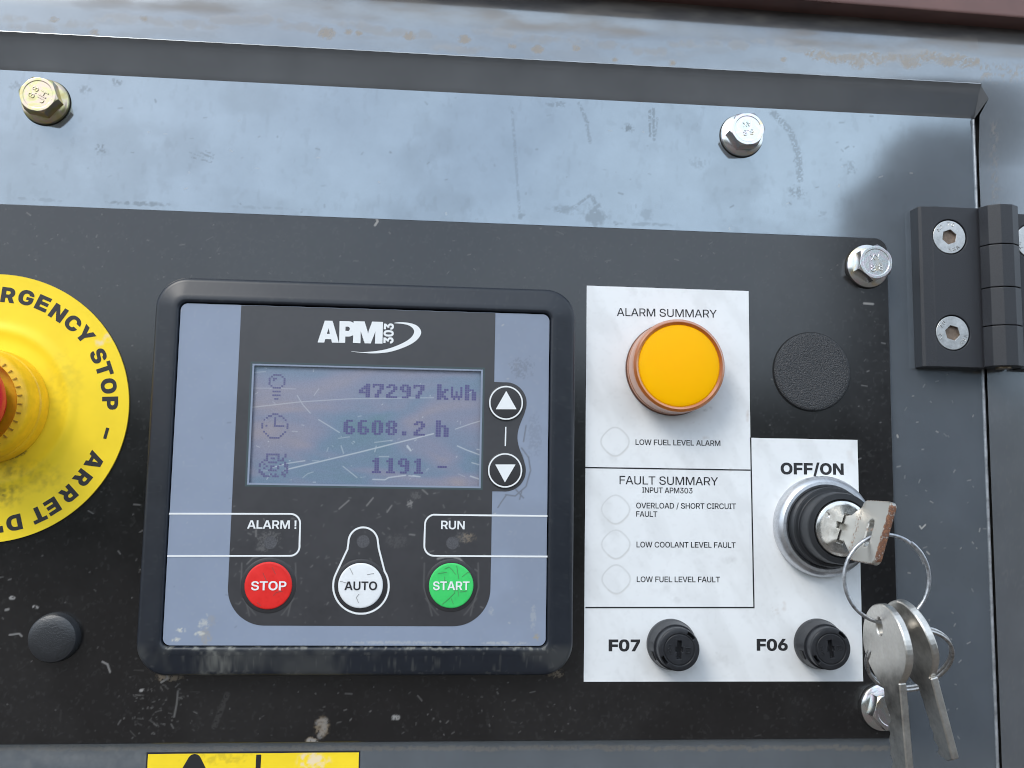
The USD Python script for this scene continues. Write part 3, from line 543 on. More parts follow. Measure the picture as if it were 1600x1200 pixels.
lcd_ink = plain('lcd_segment', (0.105, 0.10, 0.225), 0.3)
lcd_ink.GetPrim()
for t, p0, p1 in (('47297', (561, 599), (663, 623)), ('kWh', (683, 600), (744, 626)), ('6608.2', (537, 655.5), (664, 681)), ('h', (681, 656.5), (701, 683)), ('1191', (578, 715), (661, 740.5)), ('-', (680, 717), (698, 742))):
    prnt('screen_digits', dots(dotword(t), p0, p1, HL), HL, lcd_ink, face)
bulb = ['00111100', '01000010', '10110001', '10100001', '10000001', '10000001', '01000010', '00111100', '00000000', '00111100', '00000000', '00111100', '00000000', '00011000']
clock = ['0000011100000', '0001100011000', '0010001000100', '0100001000010', '0000001000000', '1000001000001', '1010001111101', '1000000000001', '0000000000000', '0100000000010', '0010000000100', '0001000001000', '0000111110000']
eng = ['0001111110010', '0001000010010', '0001011010100', '0011000011100', '0100111100010', '1010000001011', '1001011010011', '0010010010001', '1000111100011', '1100000000101', '0110010100110', '0011101110010']
lcd_ink2 = plain('lcd_icon', (0.125, 0.125, 0.235), 0.3)
for rows_, p0, p1 in ((bulb, (420, 584), (445, 625)), (clock, (409, 645), (450, 686)), (eng, (405, 708), (450, 746))):
    prnt('screen_icon', dots(rows_, p0, p1, HL), HL, lcd_ink2, face)
# logo
HG = HF + .00006
prnt('logo_lettering', unary_union([word('AP', (497, 534.5), (555, 535.5), 33, HG, 900), word('M', (552, 535.3), (597, 536.5), 33, HG, 900)]).buffer(.00012), HG, ink_white, face)
def vert_word(t, p0, p1, cap, h, wt):
    g_ = glyphs(t, wt); a, b = at(*p0, h), at(*p1, h); L = b[1] - a[1]; s1 = L / g_.bounds[2]; c_ = at(p0[0] + cap, p0[1], h)[0] - a[0]
    return affinity.affine_transform(g_, [0, -c_, s1, 0, a[0] + c_, a[1]])
prnt('logo_lettering', vert_word('303', (599, 536.5), (599, 505), 15.5, HG, 900), HG, ink_white, face)
outer = [(616, 504.5), (630, 503.5), (645, 506), (654, 511), (658, 518.5), (655, 527), (645, 536), (628, 544), (608, 550), (588, 552), (570, 551.5), (549, 549.5)]
innr = [(549, 549), (570, 550), (588, 548.5), (606, 545), (624, 538.5), (638, 531), (645, 524), (647, 517), (643, 511), (634, 507), (616, 505)]
def spl(q, n=8):
    q = np.array(q, float); t = np.arange(len(q)); from scipy.interpolate import CubicSpline; return CubicSpline(t, q)(np.linspace(0, len(q) - 1, n * len(q)))
prnt('logo_swoosh', Polygon(pts(list(spl(outer)) + list(spl(innr)), HG)).buffer(0), HG, ink_white, face)
def outline(pix, wpx, h, closed=False):
    l = LineString(pts(pix + ([pix[0]] if closed else []), h)); return l.buffer(wpx * .5 * .2175 * MM, 6, cap_style=2)
# alarm and run frames
def up_(px_l): return px_l
prnt('alarm_frame', outline([(264, 802.7)] + [(454, 802.9)] + [(454 + 15 * math.sin(a), 818 - 15 * math.cos(a)) for a in np.radians(np.arange(10, 91, 10))] + [(468, 850)] + [(453 + 15 * math.cos(a), 853.5 + 15 * math.sin(a)) for a in np.radians(np.arange(0, 91, 10))] + [(261, 868.8)], 2.6, HG), HG, ink_white, face)
prnt('run_frame', outline([(855.5, 806.3), (680, 804.3)] + [(680 - 16 * math.sin(a), 820 - 16 * math.cos(a)) for a in np.radians(np.arange(10, 91, 10))] + [(663, 850)] + [(678.5 - 15.5 * math.cos(a), 853 + 15.5 * math.sin(a)) for a in np.radians(np.arange(0, 91, 10))] + [(855.5, 869.6)], 2.6, HG), HG, ink_white, face)
prnt('lettering', word('ALARM !', (386, 826), (463, 826.4), 13.2, HG, 650), HG, ink_white, face)
prnt('lettering', word('RUN', (689, 826.6), (726, 827), 13, HG, 650), HG, ink_white, face)
kh = [(567.5 + 23 * math.cos(a), 847 + 23 * math.sin(a)) for a in np.radians(np.arange(-180, 1, 10))] + [(592, 858)] + [(564 + 43.5 * math.cos(a), 915.5 + 43.5 * math.sin(a)) for a in np.radians(np.arange(-32, 213, 7))] + [(543, 858)]
prnt('auto_frame', outline(kh, 2.8, HG, True), HG, ink_white, face)
led_mat = plain('led_window', (0.075, 0.075, 0.082), .5, var=.3, scale=2500)
for p in ((422.5, 848), (567.5, 846), (707, 848.5)):
    prnt('led_window', Point(at(*p, HG)).buffer(.0021, 24), HG, led_mat, face)
# push buttons under the film
def button(px, py, rpx, col, text, tw, cap, ink_, label, craze):
    c_ = at(px, py, HF); r = rpx * .2155 * MM
    obj('button_surround', lathe([(r * 1.18, 0), (r * 1.17, .00012), (r * 1.10, .0003), (r * 1.0, .00035), (0, .00035)], c_, HF, 72), film_dark_plain, face)
    b = obj('button', lathe([(r, 0), (r * .995, .0004), (r * .97, .00062), (r * .9, .00075), (0, .00085)], c_, HF + .00012, 72), col, face, label=label)
    HBt = HF + .00012 + .00086
    prnt('button_lettering', word(text, (px - tw / 2, py + cap / 2 + .5), (px + tw / 2, py + cap / 2 + .5), cap, HBt, 650), HBt, ink_, b)
    L = []
    for q in craze: L.append(LineString(pts([(px + rpx * a, py + rpx * b_) for a, b_ in q], HBt)).buffer(.00005))
    prnt('crack', unary_union(L), HBt, ink_crack, b, t=.00003)
film_dark_plain = plain('dark_film_raised', (0.030, 0.029, 0.031), 0.38)
ink_crack = plain('crack_dirt', (0.10, 0.09, 0.08), .6)
button(419.7, 914.7, 35.5, plain('red_film', (0.74, 0.022, 0.018), .36, var=.06), 'STOP', 55, 14, ink_white, 'red stop button', [[(-.25, -.55), (-.1, -.2), (.1, -.1)], [(.2, .45), (.35, .3), (.6, .25)], [(-.5, .75), (-.35, .9)], [(.15, -.8), (.3, -.5)]])
button(563.5, 914.7, 34, plain('white_film', (0.80, 0.82, 0.83), .36, var=.03), 'AUTO', 51, 13.5, ink, 'white auto button', [[(-.1, .8), (-.2, .55), (-.08, .4)], [(-.5, -.8), (-.35, -.5)], [(.3, -.5), (.6, -.55)], [(-.95, -.2), (-.6, -.1)]])
button(705, 914.7, 34.3, plain('green_film', (0.05, 0.60, 0.14), .36, var=.06), 'START', 57, 13.5, ink_white, 'green start button', [[(-.3, -.75), (-.1, -.85), (.05, -.7), (.2, -.5)], [(.25, -.9), (.3, -.55), (.35, -.3)], [(.5, -.4), (.75, -.6), (.9, -.55)], [(-.3, -.4), (-.28, 0)], [(-.4, .85), (-.1, .6), (.15, .35), (.2, .1), (-.3, -.25)], [(0, .6), (.1, .85)], [(.3, .2), (.35, .5)], [(.4, .3), (.7, .25)], [(-.6, -.55), (-.2, -.6)]])
for (px, py), tri, lb in (((790.5, 629.6), [(791, 611.5), (775.3, 639), (806.5, 639)], 'up arrow button'), ((789, 735), [(774.4, 726), (805, 726), (789, 753)], 'down arrow button')):
    c_ = at(px, py, HF)
    b = obj('arrow_button', lathe([(.0061, 0), (.00605, .0004), (.0058, .0005), (.0045, .00065), (0, .0007)], c_, HF + .00008, 64), film_dark_plain, face, label=lb)
    ring = Point(c_).buffer(.00578, 48).difference(Point(c_).buffer(.0053, 48)); prnt('ring', ring, HF + .00058, ink_white, b, t=.00008)
    prnt('arrow', Polygon(pts(tri, HF + .0009)).buffer(.00008), HF + .00078, ink_white, b, t=.00008)
prnt('divider', outline([(790.2, 667), (789.6, 697)], 2, HG), HG, ink_white, face)

# ---------------------------------------------------------------- white label
L0 = .00015
lab = thing('white_label', 'white alarm and fault summary label with a raised right step under the key switch', 'label', (*at(915, 1065, 0)[:1], 0, at(915, 1065, 0)[1]))
wx0 = (at(915, 450, L0)[0] + at(914, 1060, L0)[0]) / 2; wx1 = (at(1169.5, 456, L0)[0] + at(1174, 800, L0)[0]) / 2; wx2 = (at(1340, 690, L0)[0] + at(1348.5, 1060, L0)[0]) / 2
wz1 = (at(915, 447, L0)[1] + at(1169, 454, L0)[1]) / 2; wz2 = (at(1173, 684, L0)[1] + at(1340, 687.5, L0)[1]) / 2; wz0 = (at(914, 1066, L0)[1] + at(1349, 1064, L0)[1]) / 2
lsd = Sheet(wx0, wx2, wz0, wz2, L0, .0003); lsu = Sheet(wx0, wx1, wz2, wz1, L0, .0003)
def grubby(w, X, Z):
    n = meshkit.fbm(np.stack([X * 130 + 60 * Z, Z * 70, 0 * X], -1), 5, 51); f = meshkit.fbm(np.stack([X * 700, Z * 700, 0 * X], -1), 3, 52)
    w[..., 1] = np.maximum(w[..., 1], np.clip((n - .46) * .8, 0, .16) + np.clip((f - .6) * .4, 0, .06)); return w
for s in (lsd, lsu):
    for a in ((1087, 662, 8, 4, .5, 2), (1103, 684, 9, 4, .5, 2), (1108, 638, 6, 4, .8, 1), (1102, 641, 5, 3, .8, 1), (1168, 648, 4, 18, .6, 2), (995, 458, 22, 14, .4, 1), (960, 718, 14, 12, .45, 1), (1140, 875, 16, 9, .5, 1), (1055, 935, 16, 10, .5, 1), (1050, 920, 60, 14, .3, 1), (1330, 712, 10, 22, .35, 2), (1150, 670, 26, 30, .25, 1), (1142, 735, 6, 5, .6, 2), (950, 840, 30, 40, .22, 1), (1210, 955, 8, 9, .8, 2), (1225, 950, 5, 12, .5, 2), (1140, 1030, 40, 18, .4, 1), (1120, 1026, 5, 10, .5, 1), (930, 900, 18, 60, .22, 1), (1080, 860, 70, 16, .25, 1)):
        s.blot(a[0], a[1], a[2], a[3], a[4] * .8, a[5], grain=900 if max(a[2], a[3]) < 12 else 420, cut=.4, seed=int(a[1]), hard=1.4)
    s.add(grubby)
for p in ((961, 690, lsu), (961, 690, lsd), (961.8, 796, lsd), (962.2, 850.5, lsd), (962.7, 905, lsd)):     # round windows; the shading of their embossed edges is drawn in colour
    cx, cy, s = p; q = [(cx + (21 + 1.0 * math.cos(4 * a)) * math.cos(a), cy + (21.3 + 1.0 * math.cos(4 * a)) * math.sin(a)) for a in np.radians(np.arange(0, 361, 10))]
    s.stroke(q, .9, .42, 1); s.stroke([(x + .8, y + 1.0) for x, y in q[2:14]], .8, .25, 0)
lab_face = None
for s in (lsd, lsu):
    m, c = s.mesh(); lab_face = obj('label_film', m, label_white, lab, color=c)
LW = 2.2
prnt('ruled_line', outline([(914.5, 730.5), (1172.5, 734.6)], LW, L0), L0, ink, lab)
prnt('ruled_line', outline([(914.5, 949.3), (1179, 949.3)], LW, L0), L0, ink, lab)
prnt('ruled_line', outline([(1172.8, 683.5), (1178, 948.3)], LW, L0), L0, ink, lab)
for t, a, b, cap, wt in (('ALARM SUMMARY', (964, 493.5), (1120, 496.5), 12.3, 470), ('LOW FUEL LEVEL ALARM', (993, 695), (1125.5, 696.8), 8.6, 560), ('FAULT SUMMARY', (968, 756.5), (1122, 758.6), 13, 470), ('INPUT APM303', (1003.5, 769.8), (1082, 771), 8.6, 560), ('OVERLOAD / SHORT CIRCUIT', (994, 794.2), (1150, 795.4), 8.8, 560), ('FAULT', (994, 807.3), (1027, 807.6), 8.7, 560), ('LOW COOLANT LEVEL FAULT', (994.5, 855.2), (1149.5, 856), 8.8, 560), ('LOW FUEL LEVEL FAULT', (995, 909.4), (1125, 909.8), 8.7, 560), ('F07', (951, 1017.6), (1000, 1017.6), 18.5, 880), ('F06', (1182.5, 1016.8), (1231, 1016.8), 18.5, 880), ('OFF/ON', (1220, 741), (1318.5, 742), 18, 820)):
    prnt('lettering', word(t, a, b, cap, L0, wt), L0, ink, lab)

# ---------------------------------------------------------------- hexagon flange bolts
def hexprism(r, h0, h1, a0=0.0):
    return m3.CrossSection([np.array([(r * math.cos(math.radians(a0 + 60 * k)), r * math.sin(math.radians(a0 + 60 * k))) for k in range(6)])]).extrude(h1 - h0).translate((0, 0, h0))
def turned(profile, n=64):
    return m3.CrossSection([np.array(profile)]).revolve(n)
def bolt(px, py, h0, a0, ma, matl, label, marks, tilt=(0, 0)):
    c = at(px, py, h0); t = thing('flange_bolt', label, 'bolt', (c[0], -h0, c[1]), 'hexagon flange bolts on the door and plate')
    place = lambda m: panel(m, c, h0)
    R = 8.0 * MM
    fl = trimesh.creation.revolve(np.array([(0, 0), (R * .98, 0), (R, .0003), (R, .0011), (R * .985, .0015), (R * .93, .0018), (R * .74, .0026), (0, .0027)]), sections=72)
    shade_disc = trimesh.creation.revolve(np.array([(0, -.0002), (R * 1.03, -.0002), (R * 1.03, .00015), (0, .00015)]), sections=64)
    obj('flange', place(fl), matl, t); obj('seat_shadow_disc', place(shade_disc), hole, t)  # black disc stands in for the contact shade round the flange
    hx = hexprism(6.75 * MM, .0015, .0075, a0) ^ turned([(0, .001), (.0075, .001), (.0075, .0062), (.0059, .0075), (0, .0075)], 96)
    hd = hx - turned([(0, .00735), (.0048, .00735), (.0049, .0076), (0, .0076)], 64)
    head = obj('hex_head', place(arr(hd)), matl, t, smooth=25)
    g = []
    for txt, y, hgt in marks:
        w = glyphs(txt, 500); k = hgt / 1.0; g.append(affinity.translate(affinity.scale(w, k, k, origin=(0, 0)), -w.bounds[2] * k / 2, y))
    g = affinity.rotate(unary_union(g), ma, origin=(0, 0)).buffer(.00002)
    m = trimesh.util.concatenate([trimesh.creation.extrude_polygon(q, .00022, engine='earcut') for q in getattr(g, 'geoms', [g])]); m.apply_translation([0, 0, .00733])
    obj('head_marking', place(m), matl, head, smooth=False)
    return t
gold_dark = zinc_gold
bolt(73, 161, HD, -10, 62, zinc_gold, 'yellow zinc plated flange bolt at the top left of the grey door', [('8.8', .0006, .0021), ('JH', -.0030, .0026)])
bolt(1158, 213, HD, 6, 190, zinc, 'silver flange bolt high on the grey door above the amber lamp', [('8.8', .0004, .0020), ('AK', -.0026, .0017)])
bolt(1354, 417, 0, 22, 8, zinc, 'silver flange bolt at the top right corner of the black plate', [('8.8', -.0032, .0023), ('XY', .0008, .0020)])
bolt(1377, 1104, 0, 14, 100, zinc, 'silver flange bolt at the bottom right of the black plate behind the hanging keys', [('8.8', -.0010, .0020)])

# ---------------------------------------------------------------- emergency stop: yellow plate, collar and red cap (cut by the left edge of the frame)
ec = np.array([-0.1477, 0.0219]); er = 0.0448
es = thing('stop_plate', 'round yellow plate with black EMERGENCY STOP lettering on the black plate at left', 'plate', (ec[0], 0, ec[1]))
ysh = Sheet(-0.19, ec[0] + er + .0002, ec[1] - er - .0002, ec[1] + er + .0002, .0008, .0003)
for a in ((8, 770, 30, 24, .6, 1), (20, 735, 22, 18, .55, 1), (5, 775, 6, 5, .9, 1), (155, 535, 9, 7, .8, 0), (168, 528, 8, 8, .7, 0), (60, 745, 40, 30, .3, 1), (100, 600, 30, 60, .15, 1)): ysh.blot(a[0], a[1], a[2], a[3], a[4], a[5], grain=700, cut=.34, seed=a[0], hard=1.6)
ysh.stroke([(12, 716), (25, 712), (38, 706)], 5, .7, 1, rough=.3)
def ring_h(X, Z):
    r = np.hypot(X - ec[0], Z - ec[1]); return .0008 + .0007 * np.exp(-((r - .0258) / .0022) ** 2)
m, c = ysh.mesh(height=ring_h)
d_ = np.hypot(m.vertices[:, 0] - ec[0], m.vertices[:, 2] - ec[1]); out = d_ > er
m.vertices[out, 0] = ec[0] + (m.vertices[out, 0] - ec[0]) * er / d_[out]; m.vertices[out, 2] = ec[1] + (m.vertices[out, 2] - ec[1]) * er / d_[out]
ctr = np.hypot(m.vertices[m.faces][:, :, 0].mean(1) - ec[0], m.vertices[m.faces][:, :, 2].mean(1) - ec[1]); tri = m.vertices[m.faces]; ar = np.linalg.norm(np.cross(tri[:, 1] - tri[:, 0], tri[:, 2] - tri[:, 0]), axis=1)
m, c = used(trimesh.Trimesh(m.vertices, m.faces[ar > 1e-12], process=False), c)
obj('plate_film', m, yellow_film, es, color=c)
obj('plate_rim', lathe([(er, 0.00005), (er, .0007), (er - .0003, .0008)], ec, 0, 128), plain('yellow_rim', (0.75, 0.52, 0.04), .4), es)
def ring_letter(ch, px, py, cap, h, wt=900, turn=0.0):
    p = at(px, py, h); v = p - ec; a = math.degrees(math.atan2(v[1], v[0])) - 90 + turn
    g = glyphs(ch, wt); k = cap * .2155 * MM; b = g.bounds
    sy = k / (b[3] - b[1]) if ch not in "–'" else k
    g = affinity.translate(g, -(b[0] + b[2]) / 2, -(b[1] + b[3]) / 2); g = affinity.scale(g, sy * 1.05, sy, origin=(0, 0)); g = affinity.rotate(g, a, origin=(0, 0))
    return affinity.translate(g, p[0], p[1])
for wd_ in ((('E', -22, 452), ('R', 13, 461), ('G', 41, 465), ('E', 67, 474), ('N', 91, 489), ('C', 114, 505), ('Y', 133, 523)), (('S', 154, 556), ('T', 163, 577), ('O', 170, 603), ('P', 172, 630)), (('–', 166, 677),), (('A', 148, 720), ('R', 129, 747), ('R', 107, 772), ('E', 82, 791), ('T', 60, 804)), (('D', 22, 817), ("'", 2, 827))):
    gl_ = [ring_letter(ch, px, py, 24 if ch != '–' else 24, .0008) for ch, px, py in wd_]
    prnt('lettering', unary_union(gl_), .0008, ink, es, t=.00006)
eb = thing('stop_button', 'red emergency stop button in a yellow collar at the left edge', 'button', (ec[0], -.001, ec[1]))
yplast = plain('yellow_collar_plastic', (0.88, 0.52, 0.014), .42, var=.12, scale=260, bump=.3, bscale=900)
obj('collar', lathe([(.0190, 0), (.0190, .004), (.0187, .0052), (.0183, .0056), (.0182, .0105), (.0181, .0125), (.0176, .0136), (.0168, .0142), (.0152, .0150), (.0148, .0145), (.0148, .010), (0, .010)], ec, .0009, 96), yplast, eb)
ticks = []
for k in range(36):
    a = math.radians(k * 10); u = np.array([math.cos(a), math.sin(a)]); w_ = np.array([-u[1], u[0]]); p0, p1 = ec + u * .0153, ec + u * .0166
    ticks.append(Polygon([tuple(p0 + w_ * .0002), tuple(p1 + w_ * .0002), tuple(p1 - w_ * .0002), tuple(p0 - w_ * .0002)]))
obj('collar_notches', slab(unary_union(ticks), .0150, .0159), plain('collar_notch_tone', (0.42, 0.24, 0.02), .6), eb, smooth=False)  # notches drawn as strips of darker yellow
obj('cap', lathe([(.0110, 0), (.0110, .008), (.0136, .0085), (.0150, .0095), (.0156, .0115), (.0154, .0140), (.0142, .0158), (.011, .0170), (0, .0175)], ec, .0135, 96), plain('red_cap_plastic', (0.62, 0.012, 0.03), .35), eb)

# ---------------------------------------------------------------- blanking plugs
def plug(px, py, rpx, hgt, label, rubber=rubber):
    c = at(px, py, 0); r = rpx * .222 * MM
    t = thing('blanking_plug', label, 'plug', (c[0], 0, c[1]), 'black blanking plugs in the plate')
    obj('plug_cap', lathe([(r, 0), (r, hgt * .45), (r * .985, hgt * .62), (r * .94, hgt * .8), (r * .8, hgt * .94), (r * .5, hgt), (0, hgt * 1.03)], c, 0, 96), rubber, t)
    obj('plug_seat', lathe([(r * 1.025, .00002), (r * 1.025, .0002), (r * .99, .0002)], c, 0, 72), hole, t)
plug(1268, 581, 63.5, .0016, 'large leather grained black plug right of the amber lamp')
plug(88, 995, 35.5, .0046, 'small domed black plug below the yellow stop plate', rubber_fine)

# ---------------------------------------------------------------- amber alarm lamp
lc = at(1049, 577, L0); lr = .0163
lamp = thing('alarm_lamp', 'round amber alarm lamp on the white label under ALARM SUMMARY', 'lamp', (lc[0], -L0, lc[1]))
amber_side = mat('amber_lens_side', {'p': ('principled_bsdf', {'base_color': (0.44, 0.125, 0.016), 'roughness': 0.32, 'transmission_weight': 0.3, 'ior': 1.49})})
amber_face = mat('amber_lens_face', {'p': ('principled_bsdf', {'base_color': (1.0, 0.46, 0.0), 'roughness': 0.34, 'specular_ior_level': 0.12, 'subsurface_weight': 0.3, 'subsurface_scale': 0.002, 'subsurface_radius': (1.0, 0.5, 0.1)})})
amber_core = plain('amber_core', (0.85, 0.25, 0.01), .5)
obj('base_ring', lathe([(lr + .0003, 0), (lr + .0003, .0010), (lr, .0013), (lr - .002, .0013)], lc, L0, 96), plain('lamp_gasket', (0.12, 0.05, 0.03), .4), lamp)
lens = obj('lens', lathe([(lr, .0011), (lr, .0034), (lr - .0004, .0036), (lr - .0004, .0040), (lr, .0042), (lr, .0098), (lr - .0003, .0107), (lr - .0009, .0112), (lr - .0012, .0113), (.0143, .0107), (.0141, .0100)], lc, L0, 128), amber_side, lamp)
obj('lens_face', lathe([(.0144, .0096), (.0143, .0104), (.0139, .0108), (.012, .01125), (.006, .0116), (0, .0117)], lc, L0, 128), amber_face, lens)
obj('lens_core', lathe([(.0152, .0012), (.0152, .0093), (.0130, .0094), (0, .0094)], lc, L0, 96), amber_core, lamp)

# ---------------------------------------------------------------- fuse holders
def cyl(r, h0, h1, n=64): return m3.Manifold.cylinder(h1 - h0, r, r, n).translate((0, 0, h0))
def fuse(px, py, a0, label):
    c = at(px, py, L0); t = thing('fuse_holder', label, 'fuse holder', (c[0], -L0, c[1]), 'black fuse holders on the white label')
    pl = lambda m: panel(m, c, L0)
    body = turned([(0, 0), (.0085, 0), (.0085, .0018), (.0082, .0024), (.0077, .0062), (.0076, .0068), (0, .0068)], 80)
    obj('body', pl(arr(body)), knob_mat, t)
    cap = turned([(0, .0060), (.0066, .0060), (.0070, .0066), (.0071, .0105), (.0068, .0111), (.0061, .0113), (0, .0113)], 80)
    cap -= turned([(.0049, .0111), (.0053, .0111), (.0053, .012), (.0049, .012)], 64)
    slot = m3.Manifold.cube((.0016, .0060, .004), True).translate((0, 0, .0113)) + m3.Manifold.cube((.0026, .0016, .003), True).translate((0, 0, .0113))
    cap -= slot.rotate((0, 0, a0))
    for a in (48, 215):
        w_ = m3.CrossSection([np.array(arcpts(0, 0, .0066, a - 14, a + 14, 8) + arcpts(0, 0, .0056, a + 14, a - 14, 8))]).extrude(.004).translate((0, 0, .0085)); cap -= w_
    cp = obj('cap', pl(arr(cap)), knob_mat, t)
    sl = m3.CrossSection([np.array(arcpts(0, 0, .0081, 192, 214, 8) + arcpts(0, 0, .0074, 214, 192, 8))]).extrude(.0026).translate((0, 0, .0032)); obj('side_slot', pl(arr(sl)), hole, t)
    g = unary_union([affinity.translate(affinity.rotate(affinity.scale(glyphs('SCH', 500), .0011, .0011, origin=(0, 0)), 90, origin=(0, 0)), -.0026, -.0015), sbox(.0021, -.0009, .0037, .0009).difference(sbox(.0023, -.0007, .0035, .0007)), sbox(.0027, -.0007, .0028, .0007)])
    m = trimesh.util.concatenate([trimesh.creation.extrude_polygon(q, .00016, engine='earcut') for q in g.geoms]); m.apply_transform(trimesh.transformations.rotation_matrix(math.radians(a0), (0, 0, 1))); m.apply_translation((0, 0, .01128))
    obj('cap_marking', pl(m), knob_mat, cp, smooth=False)
fuse(1048, 1006, -3, 'black screw fuse holder beside the lettering F07')
fuse(1277, 1005, 8, 'black screw fuse holder beside the lettering F06')

# ---------------------------------------------------------------- key switch
kc = at(1283, 822, L0)
ks = thing('key_switch', 'key switch with satin metal ring and black barrel below the lettering OFF/ON', 'switch', (kc[0], -L0, kc[1]))
obj('bezel_ring', lathe([(.0176, 0), (.0177, .0016), (.0175, .0030), (.0168, .0043), (.0157, .0051), (.0147, .0052), (.0139, .0047), (.0136, .0038), (.0136, .001)], kc, L0, 128), satin, ks)
barrel_mat = plain('black_barrel_plastic', (0.013, 0.014, 0.016), .38)
obj('barrel', lathe([(.0138, 0), (.0137, .0092), (.0133, .0098), (.0124, .0099), (.0122, .0101), (.0120, .0165), (.0117, .0172), (.0099, .0174), (.0096, .0168)], kc, L0, 128), barrel_mat, ks)
cylr = turned([(0, .010), (.0095, .010), (.0095, .0172), (.0092, .0178), (.0083, .0181), (0, .0182)], 96)
KT = -18.0     # the key is turned clockwise
slot_ = m3.Manifold.cube((.0024, .0105, .008), True).translate((0, 0, .0182)) + m3.Manifold.cube((.0044, .0022, .006), True).translate((-.0008, .0006, .0182))
cylr -= slot_.rotate((0, 0, KT)); cylr -= m3.Manifold.cylinder(.002, .0009, .0009, 24).translate((-.0055, .0045, .0174))
cm = arr(cylr.refine_to_length(.0006)); 
cv = cm.vertices; rr2 = np.hypot(cv[:, 0], cv[:, 1]); topv = (cv[:, 2] > .0177) & (rr2 < .0088)
cv[topv, 2] += (meshkit.noise(np.stack([cv[topv, 0] * 450, cv[topv, 1] * 450, 0 * cv[topv, 0]], -1), 9) - .5) * .00018; cm.vertices = cv
obj('lock_cylinder', panel(cm, kc, L0), chrome, ks, smooth=35)
# key in the lock: blade and bow stand square to the plate, turned with the lock
def rust_metal(name, base):
    return mat(name, {'a': ('attribute', {'attribute': 'wear'}), 's': ('separate_color', {'color_type': 'rgb'}), 'g': ('geometry', {}), 'n': ('noise_texture', {'scale': 900.0, 'detail': 5.0, 'roughness': 0.65}),
        'ad': ('math', {'math_type': 'multiply_add', 'value2': 1.0, 'value3': -0.5}), 'sm': ('math', {'math_type': 'add'}), 'cl': ('rgb_ramp', {'ramp': [(0.44, (0, 0, 0)), (0.58, (1, 1, 1))]}),
        'rc': ('rgb_ramp', {'ramp': [(0.3, (0.06, 0.025, 0.012)), (0.5, (0.13, 0.055, 0.030)), (0.62, (0.26, 0.12, 0.06)), (0.75, (0.34, 0.24, 0.14))]}), 'm': ('mix', {'color1': base}), 'rm': ('math', {'math_type': 'subtract', 'value1': 1.0}),
        'ro': ('math', {'math_type': 'multiply_add', 'value2': 0.38, 'value3': 0.34}), 'b': ('bump', {'strength': 0.35, 'distance': 0.0002}), 'p': ('principled_bsdf', {})},
        [('a.color', 's.color'), ('g.position', 'n.vector'), ('n.fac', 'ad.value1'), ('ad.value', 'sm.value1'), ('s.r', 'sm.value2'), ('sm.value', 'cl.fac'), ('n.fac', 'rc.fac'), ('cl.color', 'm.fac'), ('rc.color', 'm.color2'), ('m.color', 'p.base_color'), ('cl.color', 'rm.value2'), ('rm.value', 'p.metallic'), ('cl.color', 'ro.value1'), ('ro.value', 'p.roughness'), ('cl.color', 'b.height'), ('b.normal', 'p.normal')])
rusty = rust_metal('rusty_key_steel', (0.56, 0.54, 0.49))
def flat_key(poly, thick, frame, step=.0007, bevel=.00035):
    """a plate cut to an outline (u, v), with bevelled edges; frame = origin, u, v directions"""
    o, u, v = [np.array(q, float) for q in frame]; n = np.cross(u, v)
    layers = [(poly.buffer(-bevel), -thick / 2, thick / 2)]
    cs = lambda p: m3.CrossSection([np.array(p.exterior.coords)[:-1]] + [np.array(r.coords)[:-1] for r in p.interiors], m3.FillRule.EvenOdd)
    a = cs(poly).extrude(thick - 2 * bevel).translate((0, 0, -thick / 2 + bevel)); m = a
    for f in (.33, .66, 1.0): m = m + cs(poly.buffer(-bevel * f)).extrude(thick - 2 * bevel * (1 - f)).translate((0, 0, -thick / 2 + bevel * (1 - f)))
    m = arr(m.refine_to_length(step)); V = m.vertices; loc = V.copy()
    return trimesh.Trimesh(o + V[:, :1] * u + V[:, 1:2] * v + V[:, 2:] * n, m.faces, process=False), loc
ct, st_ = math.cos(math.radians(KT)), math.sin(math.radians(KT))
kv = np.array([-st_, 0, ct]); ku = np.array([0, -1.0, 0])     # along the key towards the viewer; across
ko = np.array([kc[0] + .0004, -(.0182 + L0), kc[1]])
def rrect(x0, x1, y0, y1, r): return Polygon(ringrect(x0, x1, y0, y1, r, 6))
bow = unary_union([rrect(.0100, .0285, -.0100, .0100, .0022), Polygon([(-.006, -.0042), (.004, -.0046), (.0112, -.0085), (.0112, .0085), (.004, .0046), (-.006, .0042)])]).buffer(-.0006).buffer(.0006)
bow = bow.difference(rrect(.0178, .0215, -.0050, .0036, .0018))
lk = thing('lock_key', 'worn key with rusty edge turned in the key switch', 'key', ko)
m, loc = flat_key(bow, .0023, (ko, ku, kv))
edge = np.minimum.reduce([np.abs(.0285 - loc[:, 0]) * 1.0, np.abs(np.abs(loc[:, 1]) - .0100) * 1.6 + .0004])
w = np.zeros((len(loc), 3)); w[:, 0] = np.clip(.28 + .36 * np.exp(-np.maximum(loc[:, 0] - .0285 + .0003, -1) ** 2 * 0 - (edge / .0007) ** 2) + .16 * np.exp(-((loc[:, 0] - .0105) / .002) ** 2) + .2 * np.exp(-(np.hypot((loc[:, 0] - .0197) / 1.3, loc[:, 1] + .0007) / .0042) ** 4) * .6, 0, 1)
obj('bow_and_blade', m, rusty, lk, color=w)

